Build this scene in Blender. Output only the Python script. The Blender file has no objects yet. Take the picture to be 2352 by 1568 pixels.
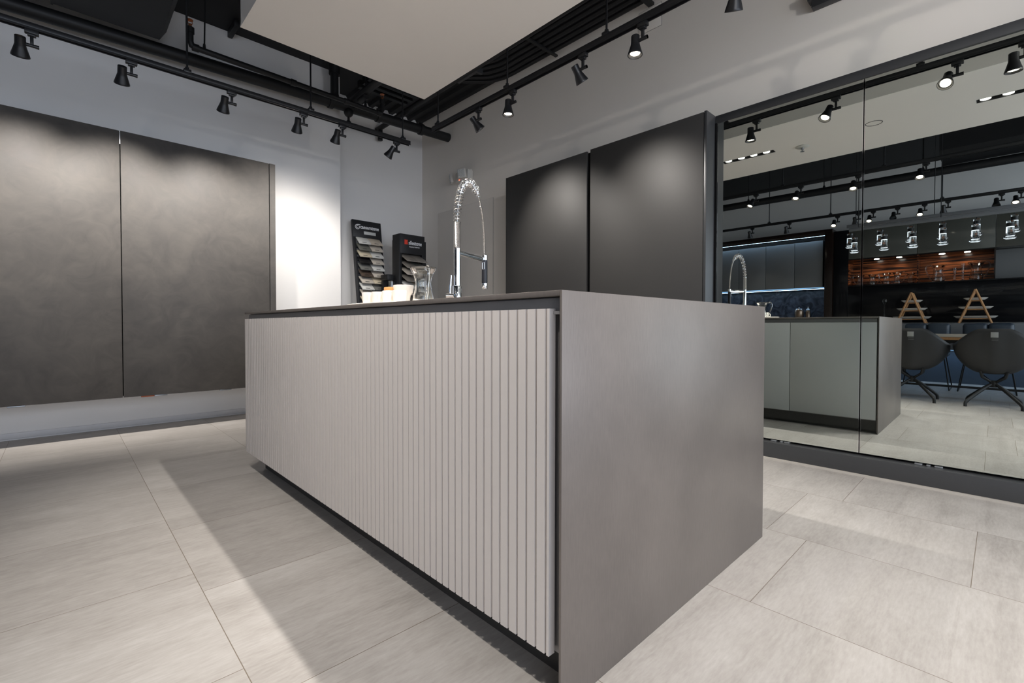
import bpy, bmesh, math, random
from mathutils import Vector, Matrix
random.seed(7)
S = bpy.context.scene
COL = S.collection
PI = math.pi

# ------------------------------------------------------------------ materials
def newmat(name):
    m = bpy.data.materials.new(name); m.use_nodes = True
    nt = m.node_tree
    return m, nt, nt.nodes.get('Principled BSDF')

def rgb(r, g, b):   # sRGB 0-255 -> linear
    f = lambda c: (c/255/12.92) if c/255 <= 0.04045 else ((c/255+0.055)/1.055)**2.4
    return (f(r), f(g), f(b), 1)

def mat(name, col, rough=.5, metal=0, spec=.5, noise=0, nscale=20, bump=0, bscale=200, stretch=None, coat=0, emit=None, estr=0):
    m, nt, b = newmat(name)
    b.inputs['Base Color'].default_value = col
    b.inputs['Roughness'].default_value = rough
    b.inputs['Metallic'].default_value = metal
    b.inputs['Specular IOR Level'].default_value = spec
    b.inputs['Coat Weight'].default_value = coat
    tc = nt.nodes.new('ShaderNodeTexCoord'); mp = nt.nodes.new('ShaderNodeMapping')
    nt.links.new(tc.outputs['Object'], mp.inputs[0])
    if stretch: mp.inputs['Scale'].default_value = stretch
    if noise:
        n = nt.nodes.new('ShaderNodeTexNoise'); n.inputs['Scale'].default_value = nscale; n.inputs['Detail'].default_value = 5
        nt.links.new(mp.outputs[0], n.inputs['Vector'])
        mx = nt.nodes.new('ShaderNodeMix'); mx.data_type = 'RGBA'
        mx.inputs[6].default_value = tuple(c*(1-noise) for c in col[:3])+(1,)
        mx.inputs[7].default_value = tuple(min(1, c*(1+noise)) for c in col[:3])+(1,)
        nt.links.new(n.outputs['Fac'], mx.inputs[0]); nt.links.new(mx.outputs[2], b.inputs['Base Color'])
    if bump:
        n = nt.nodes.new('ShaderNodeTexNoise'); n.inputs['Scale'].default_value = bscale; n.inputs['Detail'].default_value = 4
        nt.links.new(mp.outputs[0], n.inputs['Vector'])
        bp = nt.nodes.new('ShaderNodeBump'); bp.inputs['Strength'].default_value = bump; bp.inputs['Distance'].default_value = .002
        nt.links.new(n.outputs['Fac'], bp.inputs['Height']); nt.links.new(bp.outputs[0], b.inputs['Normal'])
    if emit:
        b.inputs['Emission Color'].default_value = emit; b.inputs['Emission Strength'].default_value = estr
    return m

M = {}
M['wall'] = mat('white_wall_paint', rgb(232, 230, 228), .75, spec=.25, noise=.025, nscale=2.5, bump=.08, bscale=300)
M['wallr'] = mat('greige_wall_paint', rgb(234, 228, 220), .7, spec=.25, noise=.03, nscale=2, bump=.1, bscale=200)
M['panel'] = mat('white_soffit_paint', rgb(242, 236, 228), .6, spec=.3, noise=.015, nscale=3, bump=.06, bscale=300)
M['black'] = mat('matte_black_paint', rgb(30, 30, 31), .5, spec=.35, noise=.15, nscale=8, bump=.1, bscale=60)
M['deck'] = mat('black_deck_paint', rgb(34, 34, 35), .6, spec=.3, noise=.2, nscale=3, bump=.15, bscale=30)
M['lamp'] = mat('black_lamp_metal', rgb(28, 28, 30), .38, spec=.5, noise=.08, nscale=40)
M['tall'] = mat('matte_black_laminate', rgb(56, 55, 54), .56, spec=.42, noise=.05, nscale=60, bump=.05, bscale=500)
M['frame'] = mat('black_anodised_frame', rgb(66, 67, 69), .38, spec=.5, metal=.3, noise=.06, nscale=80)
M['gap'] = mat('dark_recess', rgb(14, 14, 15), .8, spec=.1, noise=.2, nscale=30)
M['slat'] = mat('greige_lacquer', rgb(208, 201, 196), .42, spec=.4, noise=.01, nscale=4)
M['sage'] = mat('grey_green_glass_lacquer', rgb(186, 187, 185), .4, spec=.5, noise=.01, nscale=10)
M['channel'] = mat('grey_profile_metal', rgb(140, 138, 138), .4, metal=.4, noise=.03, nscale=6, stretch=(1, .05, 8))
M['plinth'] = mat('dark_bronze_plinth', rgb(70, 68, 66), .5, metal=.3, noise=.05, nscale=30)
M['chrome'] = mat('polished_chrome', (.86, .87, .88, 1), .05, metal=1, noise=.01, nscale=5)
M['coil'] = mat('brushed_chrome_spring', (.88, .88, .88, 1), .16, metal=1, noise=.01, nscale=5)
M['grip'] = mat('black_rubber_grip', rgb(22, 24, 32), .45, spec=.5, noise=.1, nscale=60)
M['china'] = mat('white_porcelain', rgb(240, 233, 224), .25, spec=.5, noise=.01, nscale=10)
M['cork'] = mat('cork_lid', rgb(205, 150, 95), .8, spec=.2, noise=.2, nscale=120, bump=.3, bscale=200)
M['copper'] = mat('copper_pot_metal', rgb(150, 130, 114), .3, metal=.9, noise=.05, nscale=20)
M['brass'] = mat('copper_sprinkler_head', rgb(200, 130, 90), .3, metal=.8, noise=.1, nscale=40)
M['rack'] = mat('black_rack_plastic', rgb(30, 31, 34), .45, spec=.5, noise=.08, nscale=30)
M['plate_w'] = mat('white_plastic', rgb(205, 203, 196), .4, noise=.02, nscale=20)
M['led_dots'] = mat('clear_lamp_face', rgb(190, 192, 190), .2, spec=.8, noise=.3, nscale=120, bump=.6, bscale=90)
M['oak'] = mat('pale_oak', rgb(190, 140, 92), .5, noise=.18, nscale=12, stretch=(1, 8, 1), bump=.1)
M['leather'] = mat('dark_blue_leather', rgb(56, 66, 78), .38, spec=.5, noise=.1, nscale=12, bump=.4, bscale=50)
M['shell'] = mat('charcoal_moulded_plastic', rgb(50, 50, 51), .5, spec=.4, noise=.03, nscale=40)
M['side'] = mat('grey_satin_lacquer', rgb(118, 120, 124), .4, noise=.02, nscale=10)
M['gloss'] = mat('dark_gloss_panel', rgb(24, 24, 26), .07, spec=.3, noise=.1, nscale=4)
M['olive'] = mat('olive_grey_gloss', rgb(88, 88, 82), .12, spec=.6, noise=.02, nscale=4)
M['kdoor'] = mat('taupe_grey_satin_door', rgb(112, 112, 112), .5, spec=.5, noise=.03, nscale=5)
M['ebony'] = mat('ebony_veneer', rgb(36, 26, 22), .2, noise=.35, nscale=6, stretch=(1, 14, 1))
M['tabletop'] = mat('white_oak_table_top', rgb(200, 190, 175), .4, noise=.05, nscale=8, stretch=(6, 1, 1))
M['paper'] = mat('printed_label_paper', rgb(190, 192, 190), .6, noise=.1, nscale=60)
M['ink'] = mat('white_print', rgb(235, 236, 238), .5, noise=.01, nscale=20)
M['red'] = mat('red_print', rgb(225, 66, 45), .5, noise=.02, nscale=20)
M['tag'] = mat('black_sample_tag', rgb(25, 25, 25), .5, noise=.05, nscale=30)
M['tagg'] = mat('grey_chair_badge', rgb(150, 150, 148), .5, noise=.03, nscale=30)
M['alu'] = mat('satin_aluminium', rgb(165, 168, 172), .35, metal=.8, noise=.05, nscale=40)
M['orange'] = mat('orange_plastic', rgb(170, 85, 45), .5, noise=.05, nscale=30)
M['base'] = mat('white_baseboard_paint', rgb(214, 213, 214), .5, noise=.02, nscale=10)
M['kerb'] = mat('beige_floor_edge', rgb(172, 166, 158), .6, noise=.08, nscale=20, bump=.1)

def emis(name, col, strength):
    m, nt, b = newmat(name)
    b.inputs['Base Color'].default_value = (.02, .02, .02, 1)
    n = nt.nodes.new('ShaderNodeTexNoise'); n.inputs['Scale'].default_value = 3
    b.inputs['Emission Color'].default_value = col; b.inputs['Emission Strength'].default_value = strength
    return m
M['lens'] = emis('lit_lamp_lens', (1, .90, .76, 1), 9)
M['disc'] = emis('lit_downlight_lens', (1, .95, .88, 1), 8)
M['blue'] = emis('cool_led_strip', (.30, .58, 1, 1), 2.2)
M['puck'] = emis('niche_puck_light', (1, .95, .88, 1), 18)
M['rled'] = emis('red_indicator', (1, .12, .05, 1), 8)
M['pend'] = emis('pendant_core', (.85, .9, 1, 1), 2.5)

def glass(name, tint=(.97, .985, .98, 1), rough=0):
    m, nt, b = newmat(name)
    b.inputs['Base Color'].default_value = tint; b.inputs['Roughness'].default_value = rough
    b.inputs['Transmission Weight'].default_value = 1; b.inputs['IOR'].default_value = 1.47
    return m
M['glass'] = glass('clear_glass')
# mirror glass
m, nt, b = newmat('mirror_glass'); b.inputs['Base Color'].default_value = (.66, .70, .67, 1)
b.inputs['Metallic'].default_value = 1; b.inputs['Roughness'].default_value = 0.0
b.inputs['Specular IOR Level'].default_value = .5
M['mirror'] = m

def stone_counter():
    # grey metallic laminate of the island
    m, nt, b = newmat('steel_grey_laminate')
    tc = nt.nodes.new('ShaderNodeTexCoord'); mp = nt.nodes.new('ShaderNodeMapping'); mp.inputs['Scale'].default_value = (1, 1, .12)
    nt.links.new(tc.outputs['Object'], mp.inputs[0])
    n1 = nt.nodes.new('ShaderNodeTexNoise'); n1.inputs['Scale'].default_value = 220; n1.inputs['Detail'].default_value = 3
    n2 = nt.nodes.new('ShaderNodeTexNoise'); n2.inputs['Scale'].default_value = 3.5; n2.inputs['Detail'].default_value = 6
    nt.links.new(mp.outputs[0], n1.inputs['Vector']); nt.links.new(tc.outputs['Object'], n2.inputs['Vector'])
    ad = nt.nodes.new('ShaderNodeMath'); ad.operation = 'MULTIPLY_ADD'; ad.inputs[1].default_value = .3; nt.links.new(n1.outputs[0], ad.inputs[0])
    mu = nt.nodes.new('ShaderNodeMath'); mu.operation = 'MULTIPLY'; mu.inputs[1].default_value = .7; nt.links.new(n2.outputs[0], mu.inputs[0])
    nt.links.new(mu.outputs[0], ad.inputs[2])
    cr = nt.nodes.new('ShaderNodeValToRGB'); cr.color_ramp.elements[0].position = .3; cr.color_ramp.elements[1].position = .7
    cr.color_ramp.elements[0].color = rgb(111, 104, 99); cr.color_ramp.elements[1].color = rgb(129, 121, 115)
    nt.links.new(ad.outputs[0], cr.inputs[0]); nt.links.new(cr.outputs[0], b.inputs['Base Color'])
    b.inputs['Roughness'].default_value = .38; b.inputs['Metallic'].default_value = .35; b.inputs['Specular IOR Level'].default_value = .5
    bp = nt.nodes.new('ShaderNodeBump'); bp.inputs['Strength'].default_value = .25; bp.inputs['Distance'].default_value = .001
    nt.links.new(n1.outputs[0], bp.inputs['Height']); nt.links.new(bp.outputs[0], b.inputs['Normal'])
    return m
M['steel'] = stone_counter()

def concrete_door():
    m, nt, b = newmat('troweled_concrete_door')
    tc = nt.nodes.new('ShaderNodeTexCoord')
    n0 = nt.nodes.new('ShaderNodeTexNoise'); n0.inputs['Scale'].default_value = 2.2; n0.inputs['Detail'].default_value = 3; n0.inputs['Distortion'].default_value = 1.6
    nt.links.new(tc.outputs['Object'], n0.inputs['Vector'])
    n1 = nt.nodes.new('ShaderNodeTexNoise'); n1.inputs['Scale'].default_value = 6; n1.inputs['Detail'].default_value = 9; n1.inputs['Roughness'].default_value = .65; n1.inputs['Distortion'].default_value = 2.2
    mp = nt.nodes.new('ShaderNodeMapping'); mp.inputs['Scale'].default_value = (1, 1, 1); mp.inputs['Rotation'].default_value = (0, .9, 0)
    nt.links.new(tc.outputs['Object'], mp.inputs[0]); nt.links.new(mp.outputs[0], n1.inputs['Vector'])
    mx = nt.nodes.new('ShaderNodeMath'); mx.operation = 'MULTIPLY_ADD'; mx.inputs[1].default_value = .5
    mu = nt.nodes.new('ShaderNodeMath'); mu.operation = 'MULTIPLY'; mu.inputs[1].default_value = .5
    nt.links.new(n1.outputs[0], mx.inputs[0]); nt.links.new(n0.outputs[0], mu.inputs[0]); nt.links.new(mu.outputs[0], mx.inputs[2])
    cr = nt.nodes.new('ShaderNodeValToRGB'); cr.color_ramp.elements[0].position = .32; cr.color_ramp.elements[1].position = .68
    cr.color_ramp.elements[0].color = rgb(60, 57, 55); cr.color_ramp.elements[1].color = rgb(82, 78, 74)
    nt.links.new(mx.outputs[0], cr.inputs[0]); nt.links.new(cr.outputs[0], b.inputs['Base Color'])
    rr = nt.nodes.new('ShaderNodeMapRange'); rr.inputs[1].default_value = .3; rr.inputs[2].default_value = .7; rr.inputs[3].default_value = .55; rr.inputs[4].default_value = .68
    nt.links.new(mx.outputs[0], rr.inputs[0]); nt.links.new(rr.outputs[0], b.inputs['Roughness'])
    bp = nt.nodes.new('ShaderNodeBump'); bp.inputs['Strength'].default_value = .2; bp.inputs['Distance'].default_value = .003
    nt.links.new(n1.outputs[0], bp.inputs['Height']); nt.links.new(bp.outputs[0], b.inputs['Normal'])
    b.inputs['Specular IOR Level'].default_value = .45
    return m
M['concrete'] = concrete_door()

def zebrano():
    m, nt, b = newmat('striped_zebrano_veneer')
    tc = nt.nodes.new('ShaderNodeTexCoord'); mp = nt.nodes.new('ShaderNodeMapping'); mp.inputs['Scale'].default_value = (1, .5, 16)
    nt.links.new(tc.outputs['Object'], mp.inputs[0])
    n = nt.nodes.new('ShaderNodeTexNoise'); n.inputs['Scale'].default_value = 2.5; n.inputs['Detail'].default_value = 6; n.inputs['Distortion'].default_value = .4
    nt.links.new(mp.outputs[0], n.inputs['Vector'])
    cr = nt.nodes.new('ShaderNodeValToRGB'); cr.color_ramp.elements[0].position = .44; cr.color_ramp.elements[1].position = .6
    cr.color_ramp.elements[0].color = rgb(40, 20, 14); cr.color_ramp.elements[1].color = rgb(168, 92, 50)
    nt.links.new(n.outputs[0], cr.inputs[0]); nt.links.new(cr.outputs[0], b.inputs['Base Color'])
    b.inputs['Roughness'].default_value = .2
    return m
M['zebrano'] = zebrano()

def splash():
    m, nt, b = newmat('dark_blue_stone')
    tc = nt.nodes.new('ShaderNodeTexCoord')
    n = nt.nodes.new('ShaderNodeTexNoise'); n.inputs['Scale'].default_value = 7; n.inputs['Detail'].default_value = 8; n.inputs['Distortion'].default_value = 1.5
    nt.links.new(tc.outputs['Object'], n.inputs['Vector'])
    cr = nt.nodes.new('ShaderNodeValToRGB'); cr.color_ramp.elements[0].position = .4; cr.color_ramp.elements[1].position = .75
    cr.color_ramp.elements[0].color = rgb(22, 25, 32); cr.color_ramp.elements[1].color = rgb(86, 88, 98)
    nt.links.new(n.outputs[0], cr.inputs[0]); nt.links.new(cr.outputs[0], b.inputs['Base Color']); b.inputs['Roughness'].default_value = .3
    return m
M['splash'] = splash()

def floor_mat():
    m, nt, b = newmat('greige_porcelain_tile')
    N = nt.nodes; L = nt.links
    def math_(op, a, c=None, d=None):
        n = N.new('ShaderNodeMath'); n.operation = op
        for i, v in enumerate((a, c, d)):
            if v is None: continue
            if isinstance(v, (int, float)): n.inputs[i].default_value = v
            else: L.new(v, n.inputs[i])
        return n.outputs[0]
    tc = N.new('ShaderNodeTexCoord'); sp = N.new('ShaderNodeSeparateXYZ'); L.new(tc.outputs['Object'], sp.inputs[0])
    X, Y = sp.outputs[0], sp.outputs[1]
    u = math_('DIVIDE', math_('SUBTRACT', X, .312), .5945)
    cu = math_('FLOOR', u); fu = math_('FRACT', u)
    par = math_('PINGPONG', cu, 1.0)                  # 0 even, 1 odd
    off = math_('MULTIPLY_ADD', par, -.46, .52)
    v = math_('DIVIDE', math_('SUBTRACT', Y, off), .605)
    cv = math_('FLOOR', v); fv = math_('FRACT', v)
    du = math_('MULTIPLY', math_('MINIMUM', fu, math_('SUBTRACT', 1.0, fu)), .5945)
    dv = math_('MULTIPLY', math_('MINIMUM', fv, math_('SUBTRACT', 1.0, fv)), .605)
    d = math_('MINIMUM', du, dv)
    gr = N.new('ShaderNodeMapRange'); gr.inputs[1].default_value = .0006; gr.inputs[2].default_value = .0015; L.new(d, gr.inputs[0])
    comb = N.new('ShaderNodeCombineXYZ'); L.new(cu, comb.inputs[0]); L.new(cv, comb.inputs[1])
    wn = N.new('ShaderNodeTexWhiteNoise'); wn.noise_dimensions = '3D'; L.new(comb.outputs[0], wn.inputs['Vector'])
    offv = N.new('ShaderNodeVectorMath'); offv.operation = 'SCALE'; offv.inputs['Scale'].default_value = 40; L.new(wn.outputs['Color'], offv.inputs[0])
    pos = N.new('ShaderNodeVectorMath'); pos.operation = 'ADD'; L.new(tc.outputs['Object'], pos.inputs[0]); L.new(offv.outputs[0], pos.inputs[1])
    # streaks along x inside each tile
    def noise(scale, sx, sy, det=5, dist=0, rough=.5):
        mp = N.new('ShaderNodeMapping'); mp.inputs['Scale'].default_value = (sx, sy, 1); L.new(pos.outputs[0], mp.inputs[0])
        n = N.new('ShaderNodeTexNoise'); n.inputs['Scale'].default_value = scale; n.inputs['Detail'].default_value = det; n.inputs['Distortion'].default_value = dist; n.inputs['Roughness'].default_value = rough
        L.new(mp.outputs[0], n.inputs['Vector']); return n.outputs['Fac']
    a = noise(1.6, .35, 5.5, 5, .25)
    b2 = noise(2.6, .9, 1.2, 8, .8, .6)
    c = noise(75, .35, 1.7, 4, 0, .6)
    ln_ = noise(2.2, .16, 11, 6, .15, .6)
    lm_ = N.new('ShaderNodeMapRange'); lm_.inputs[1].default_value = .60; lm_.inputs[2].default_value = .68; L.new(ln_, lm_.inputs[0])
    e = noise(18, .5, 2.5, 6, .4, .7)
    t = math_('ADD', math_('MULTIPLY', a, .24), math_('MULTIPLY', b2, .28))
    t = math_('ADD', t, math_('MULTIPLY', c, .24)); t = math_('ADD', t, math_('MULTIPLY', e, .24))
    t = math_('ADD', t, math_('MULTIPLY', math_('SUBTRACT', wn.outputs['Value'], .5), .05))
    t = math_('SUBTRACT', t, math_('MULTIPLY', lm_.outputs[0], .05))
    cr = N.new('ShaderNodeValToRGB'); L.new(t, cr.inputs[0])
    E_ = cr.color_ramp.elements; E_[0].position = .34; E_[0].color = rgb(138, 133, 128); E_[1].position = .66; E_[1].color = rgb(178, 174, 170)
    k = E_.new(.5); k.color = rgb(161, 156, 151)
    mx = N.new('ShaderNodeMix'); mx.data_type = 'RGBA'; mx.inputs[6].default_value = rgb(112, 102, 90); L.new(gr.outputs[0], mx.inputs[0]); L.new(cr.outputs[0], mx.inputs[7])
    L.new(mx.outputs[2], b.inputs['Base Color'])
    rg = N.new('ShaderNodeMapRange'); rg.inputs[3].default_value = .36; rg.inputs[4].default_value = .56; L.new(e, rg.inputs[0]); L.new(rg.outputs[0], b.inputs['Roughness'])
    b.inputs['Specular IOR Level'].default_value = .4
    hh = math_('ADD', gr.outputs[0], math_('MULTIPLY', e, .35))
    bp = N.new('ShaderNodeBump'); bp.inputs['Strength'].default_value = .35; bp.inputs['Distance'].default_value = .0012
    L.new(hh, bp.inputs['Height']); L.new(bp.outputs[0], b.inputs['Normal'])
    return m
M['floor'] = floor_mat()

# ------------------------------------------------------------------ mesh helpers
def rootof(o):
    while o.parent: o = o.parent
    return o

class MB:
    def __init__(s): s.bm = bmesh.new()
    def box(s, x0, x1, y0, y1, z0, z1, bev=0, seg=2):
        x0, x1 = min(x0, x1), max(x0, x1); y0, y1 = min(y0, y1), max(y0, y1); z0, z1 = min(z0, z1), max(z0, z1)
        mt = Matrix.Translation(((x0+x1)/2, (y0+y1)/2, (z0+z1)/2)) @ Matrix.Diagonal((x1-x0, y1-y0, z1-z0, 1))
        r = bmesh.ops.create_cube(s.bm, size=1, matrix=mt)
        if bev:
            es = set()
            for v in r['verts']:
                for e in v.link_edges: es.add(e)
            bmesh.ops.bevel(s.bm, geom=list(es), offset=bev, segments=seg, affect='EDGES', profile=.5)
        return s
    def cyl(s, p0, p1, r0, r1=None, seg=20, caps=True):
        p0 = Vector(p0); p1 = Vector(p1); r1 = r0 if r1 is None else r1
        d = p1-p0; q = Vector((0, 0, 1)).rotation_difference(d.normalized())
        mt = Matrix.Translation((p0+p1)/2) @ q.to_matrix().to_4x4()
        bmesh.ops.create_cone(s.bm, cap_ends=caps, segments=seg, radius1=r0, radius2=max(r1, 1e-5), depth=d.length, matrix=mt)
        return s
    def ball(s, c, r, sc=(1, 1, 1), seg=16):
        mt = Matrix.Translation(c) @ Matrix.Diagonal((r*sc[0], r*sc[1], r*sc[2], 1))
        bmesh.ops.create_uvsphere(s.bm, u_segments=seg, v_segments=seg//2+2, radius=1, matrix=mt)
        return s
    def lathe(s, prof, c=(0, 0, 0), seg=32, mt=None, closed=False):
        rings = []
        for r, z in prof:
            ring = []
            if r < 1e-6: ring = [s.bm.verts.new((0, 0, z))]
            else:
                for i in range(seg):
                    a = 2*PI*i/seg; ring.append(s.bm.verts.new((r*math.cos(a), r*math.sin(a), z)))
            rings.append(ring)
        pairs = list(zip(rings[:-1], rings[1:]))
        if closed: pairs.append((rings[-1], rings[0]))
        for A, B in pairs:
            for i in range(seg):
                j = (i+1) % seg
                if len(A) == 1 and len(B) == 1: break
                if len(A) == 1: s.bm.faces.new((A[0], B[j], B[i]))
                elif len(B) == 1: s.bm.faces.new((A[i], A[j], B[0]))
                else: s.bm.faces.new((A[i], A[j], B[j], B[i]))
        T = (mt if mt else Matrix.Identity(4)); T = Matrix.Translation(c) @ T
        bmesh.ops.transform(s.bm, matrix=T, verts=[v for r in rings for v in r])
        return s
    def tube(s, pts, r, seg=10, rs=None, flat=1.0, caps=True):
        pts = [Vector(p) for p in pts]; n = len(pts); rings = []
        t0 = (pts[1]-pts[0]).normalized(); up = Vector((0, 0, 1)) if abs(t0.z) < .9 else Vector((1, 0, 0))
        nrm = (up - up.dot(t0)*t0).normalized()
        for i, p in enumerate(pts):
            t = (pts[min(i+1, n-1)]-pts[max(i-1, 0)]).normalized()
            nrm = (nrm - nrm.dot(t)*t).normalized(); bn = t.cross(nrm)
            rr = rs[i] if rs else r
            rings.append([s.bm.verts.new(p + nrm*math.cos(2*PI*k/seg)*rr + bn*math.sin(2*PI*k/seg)*rr*flat) for k in range(seg)])
        for A, B in zip(rings[:-1], rings[1:]):
            for k in range(seg): s.bm.faces.new((A[k], A[(k+1) % seg], B[(k+1) % seg], B[k]))
        if caps:
            s.bm.faces.new(list(reversed(rings[0]))); s.bm.faces.new(rings[-1])
        return s
    def prism(s, poly, axis, a, b_):
        # poly: 2D points; axis 'x': (y,z), 'y': (x,z), 'z': (x,y)
        def P(u, v, w): return {'x': (w, u, v), 'y': (u, w, v), 'z': (u, v, w)}[axis]
        A = [s.bm.verts.new(P(u, v, a)) for u, v in poly]; B = [s.bm.verts.new(P(u, v, b_)) for u, v in poly]
        s.bm.faces.new(A); s.bm.faces.new(list(reversed(B)))
        n = len(poly)
        for i in range(n): s.bm.faces.new((A[i], B[i], B[(i+1) % n], A[(i+1) % n]))
        return s
    def build(s, name, m, parent=None, label=None, cat=None, group=None, kind=None, smooth=35, shift=True):
        bmesh.ops.recalc_face_normals(s.bm, faces=s.bm.faces)
        me = bpy.data.meshes.new(name); s.bm.to_mesh(me); s.bm.free()
        me.materials.append(M[m] if isinstance(m, str) else m)
        for p in me.polygons: p.use_smooth = True
        me.set_sharp_from_angle(angle=math.radians(smooth))
        o = bpy.data.objects.new(name, me); COL.objects.link(o)
        if parent is not None:
            if shift:
                l = rootof(parent).location
                if l.length > 0: me.transform(Matrix.Translation(-l))
            o.parent = parent
        else:
            xs = [v.co for v in me.vertices]
            c = Vector(((min(v.x for v in xs)+max(v.x for v in xs))/2, (min(v.y for v in xs)+max(v.y for v in xs))/2, min(v.z for v in xs)))
            if kind != 'structure':
                me.transform(Matrix.Translation(-c)); o.location = c
        tag(o, label, cat, group, kind)
        return o

def tag(o, label=None, cat=None, group=None, kind=None):
    if label: o['label'] = label
    if cat: o['category'] = cat
    if group: o['group'] = group
    if kind: o['kind'] = kind
    return o
def thing(name, label, cat, loc=(0, 0, 0), group=None):
    o = bpy.data.objects.new(name, None); COL.objects.link(o); o.location = loc; o.empty_display_size = .1
    return tag(o, label, cat, group)
def struct(name, mb, m, parent=None): return mb.build(name, m, parent, kind='structure')
def dup(root, loc, rz=0, label=None, group=None):
    r = root.copy(); COL.objects.link(r); r.location = loc; r.rotation_euler = (0, 0, rz)
    if label: r['label'] = label
    if group: r['group'] = group
    for ch in list(root.children):
        c = ch.copy(); COL.objects.link(c); c.parent = r
        for g in list(ch.children):
            d = g.copy(); COL.objects.link(d); d.parent = c
    return r
def text_obj(name, body, size, m, mt, parent, label=None, bold=0, xs=1.0, align='LEFT', ext=.0006):
    cu = bpy.data.curves.new(name+'_c', 'FONT'); cu.body = body; cu.size = size; cu.extrude = ext; cu.offset = bold; cu.align_x = align
    t = bpy.data.objects.new(name+'_t', cu); COL.objects.link(t)
    bpy.context.view_layer.update()
    dg = bpy.context.evaluated_depsgraph_get()
    me = bpy.data.meshes.new_from_object(t.evaluated_get(dg))
    bpy.data.objects.remove(t)
    me.transform(mt @ Matrix.Diagonal((xs, 1, 1, 1)))
    me.materials.clear(); me.materials.append(M[m])
    o = bpy.data.objects.new(name, me); COL.objects.link(o); o.parent = parent
    if label: o['label'] = label
    return o

# ------------------------------------------------------------------ camera
F = 1080.08; PITCH = .0181; ROLL = .0014; YAW = .7639; HC = .8364
fh = Vector((math.sin(YAW), math.cos(YAW), 0)); r = Vector((math.cos(YAW), -math.sin(YAW), 0)); u0 = Vector((0, 0, 1))
fw = fh*math.cos(PITCH)-u0*math.sin(PITCH); up = fh*math.sin(PITCH)+u0*math.cos(PITCH)
rr = r*math.cos(ROLL)+up*math.sin(ROLL); uu = up*math.cos(ROLL)-r*math.sin(ROLL)
cam = bpy.data.cameras.new('camera'); co = bpy.data.objects.new('camera', cam); COL.objects.link(co)
cam.sensor_width = 36; cam.lens = F/2352*36; cam.shift_y = -16.16/2352; cam.clip_start = .02
co.matrix_world = Matrix(((rr.x, uu.x, -fw.x, 0), (rr.y, uu.y, -fw.y, 0), (rr.z, uu.z, -fw.z, HC), (0, 0, 0, 1)))
S.camera = co

# ------------------------------------------------------------------ room shell
XF, XR, YL, YR, YB, ZC = -3.6, 3.5, 4.97, 5.39, -3.6, 3.54
struct('floor', MB().box(XF-.1, XR+.1, YB-.1, YR+.1, -.08, 0), 'floor')
mb = MB().box(XF-.1, XR+.1, YB-.1, YR+.1, ZC, ZC+.1)
# corrugated deck ribs (part of the ceiling), along x
x = 2.45
while x < 3.4:
    mb.prism([(x, ZC), (x+.02, ZC-.035), (x+.07, ZC-.035), (x+.09, ZC)], 'y', 3.75, YR); x += .135
struct('ceiling', mb, 'deck')
struct('wall_left', MB().box(XF, 2.19, YL, YL+.55, 0, ZC), 'wall')
struct('wall_back', MB().box(2.19, XR+.1, YR, YR+.1, 0, ZC), 'wall')
struct('wall_right', MB().box(XR, XR+.1, YB, YR, 0, ZC), 'wallr')
struct('wall_far', MB().box(XF-.1, XF, YB, YL, 0, ZC), 'wall')
# street side: low sill, posts and header around an assumed, unseen window for the fill light
mb = MB().box(XF, XR, YB-.12, YB, 0, .25).box(XF, XR, YB-.12, YB, 3.0, ZC)
for x in (XF, -1.2, 1.2, XR-.1): mb.box(x, x+.1, YB-.12, YB, .25, 3.0)
struct('wall_front', mb, 'wall')
struct('baseboard_left', MB().box(XF, 2.19, YL-.012, YL, .012, .054, .003), 'base')
struct('trim_1', MB().box(3.205, 3.28, YB, 3.37, 0, .011), 'kerb')
# flush door in the right wall: hairline joints
mb = MB()
def groove(y0, z0, y1, z1, w=.004): mb.box(XR-.0015, XR+.001, min(y0, y1)-w/2, max(y0, y1)+w/2, min(z0, z1)-w/2, max(z0, z1)+w/2)
DY0, DY1, DZ = 5.02, 3.96, 2.27
mb.box(XR-.006, XR+.001, DY1, DY0, .02, DZ, .001)
struct('door_1', mb, 'wallr')
mb = MB(); groove(DY0, .02, DY0, DZ); groove(DY1, .02, DY1, DZ); groove(DY0, DZ, DY1, DZ)
struct('trim_2', mb, 'tall')
# access panel high on right wall
ap = thing('access_panel', 'small square flush access panel high on the right wall behind the track', 'panel', (XR-.001, 2.03, 3.25))
MB().box(XR-.005, XR-.0005, 1.928, 2.13, 3.25, 3.43, .001).build('panel_face', 'wallr', ap)
mb = MB()
for a in ((1.926, 3.248, 1.926, 3.432), (2.132, 3.248, 2.132, 3.432), (1.926, 3.248, 2.132, 3.248), (1.926, 3.432, 2.132, 3.432)): groove(*a, w=.003)
mb.build('joint', 'channel', ap)

# ------------------------------------------------------------------ floating ceiling soffit
PX0, PX1, PY1, PZ = .775, 2.04, 3.112, 2.581
sf = thing('suspended_ceiling_panel', 'white suspended ceiling box floating over the island', 'ceiling panel', ((PX0+PX1)/2, 1, PZ))
mb = MB()
s1 = (1.36, 1.44, 1.585, 2.085); s2 = (1.36, 1.44, -.345, .155)
T = .012
# bottom skin with two slots
mb.box(PX0, s1[0], -2.4, PY1, PZ, PZ+T).box(s1[1], PX1, -2.4, PY1, PZ, PZ+T)
mb.box(s1[0], s1[1], s1[3], PY1, PZ, PZ+T).box(s1[0], s1[1], s2[3], s1[2], PZ, PZ+T).box(s1[0], s1[1], -2.4, s2[2], PZ, PZ+T)
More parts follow.
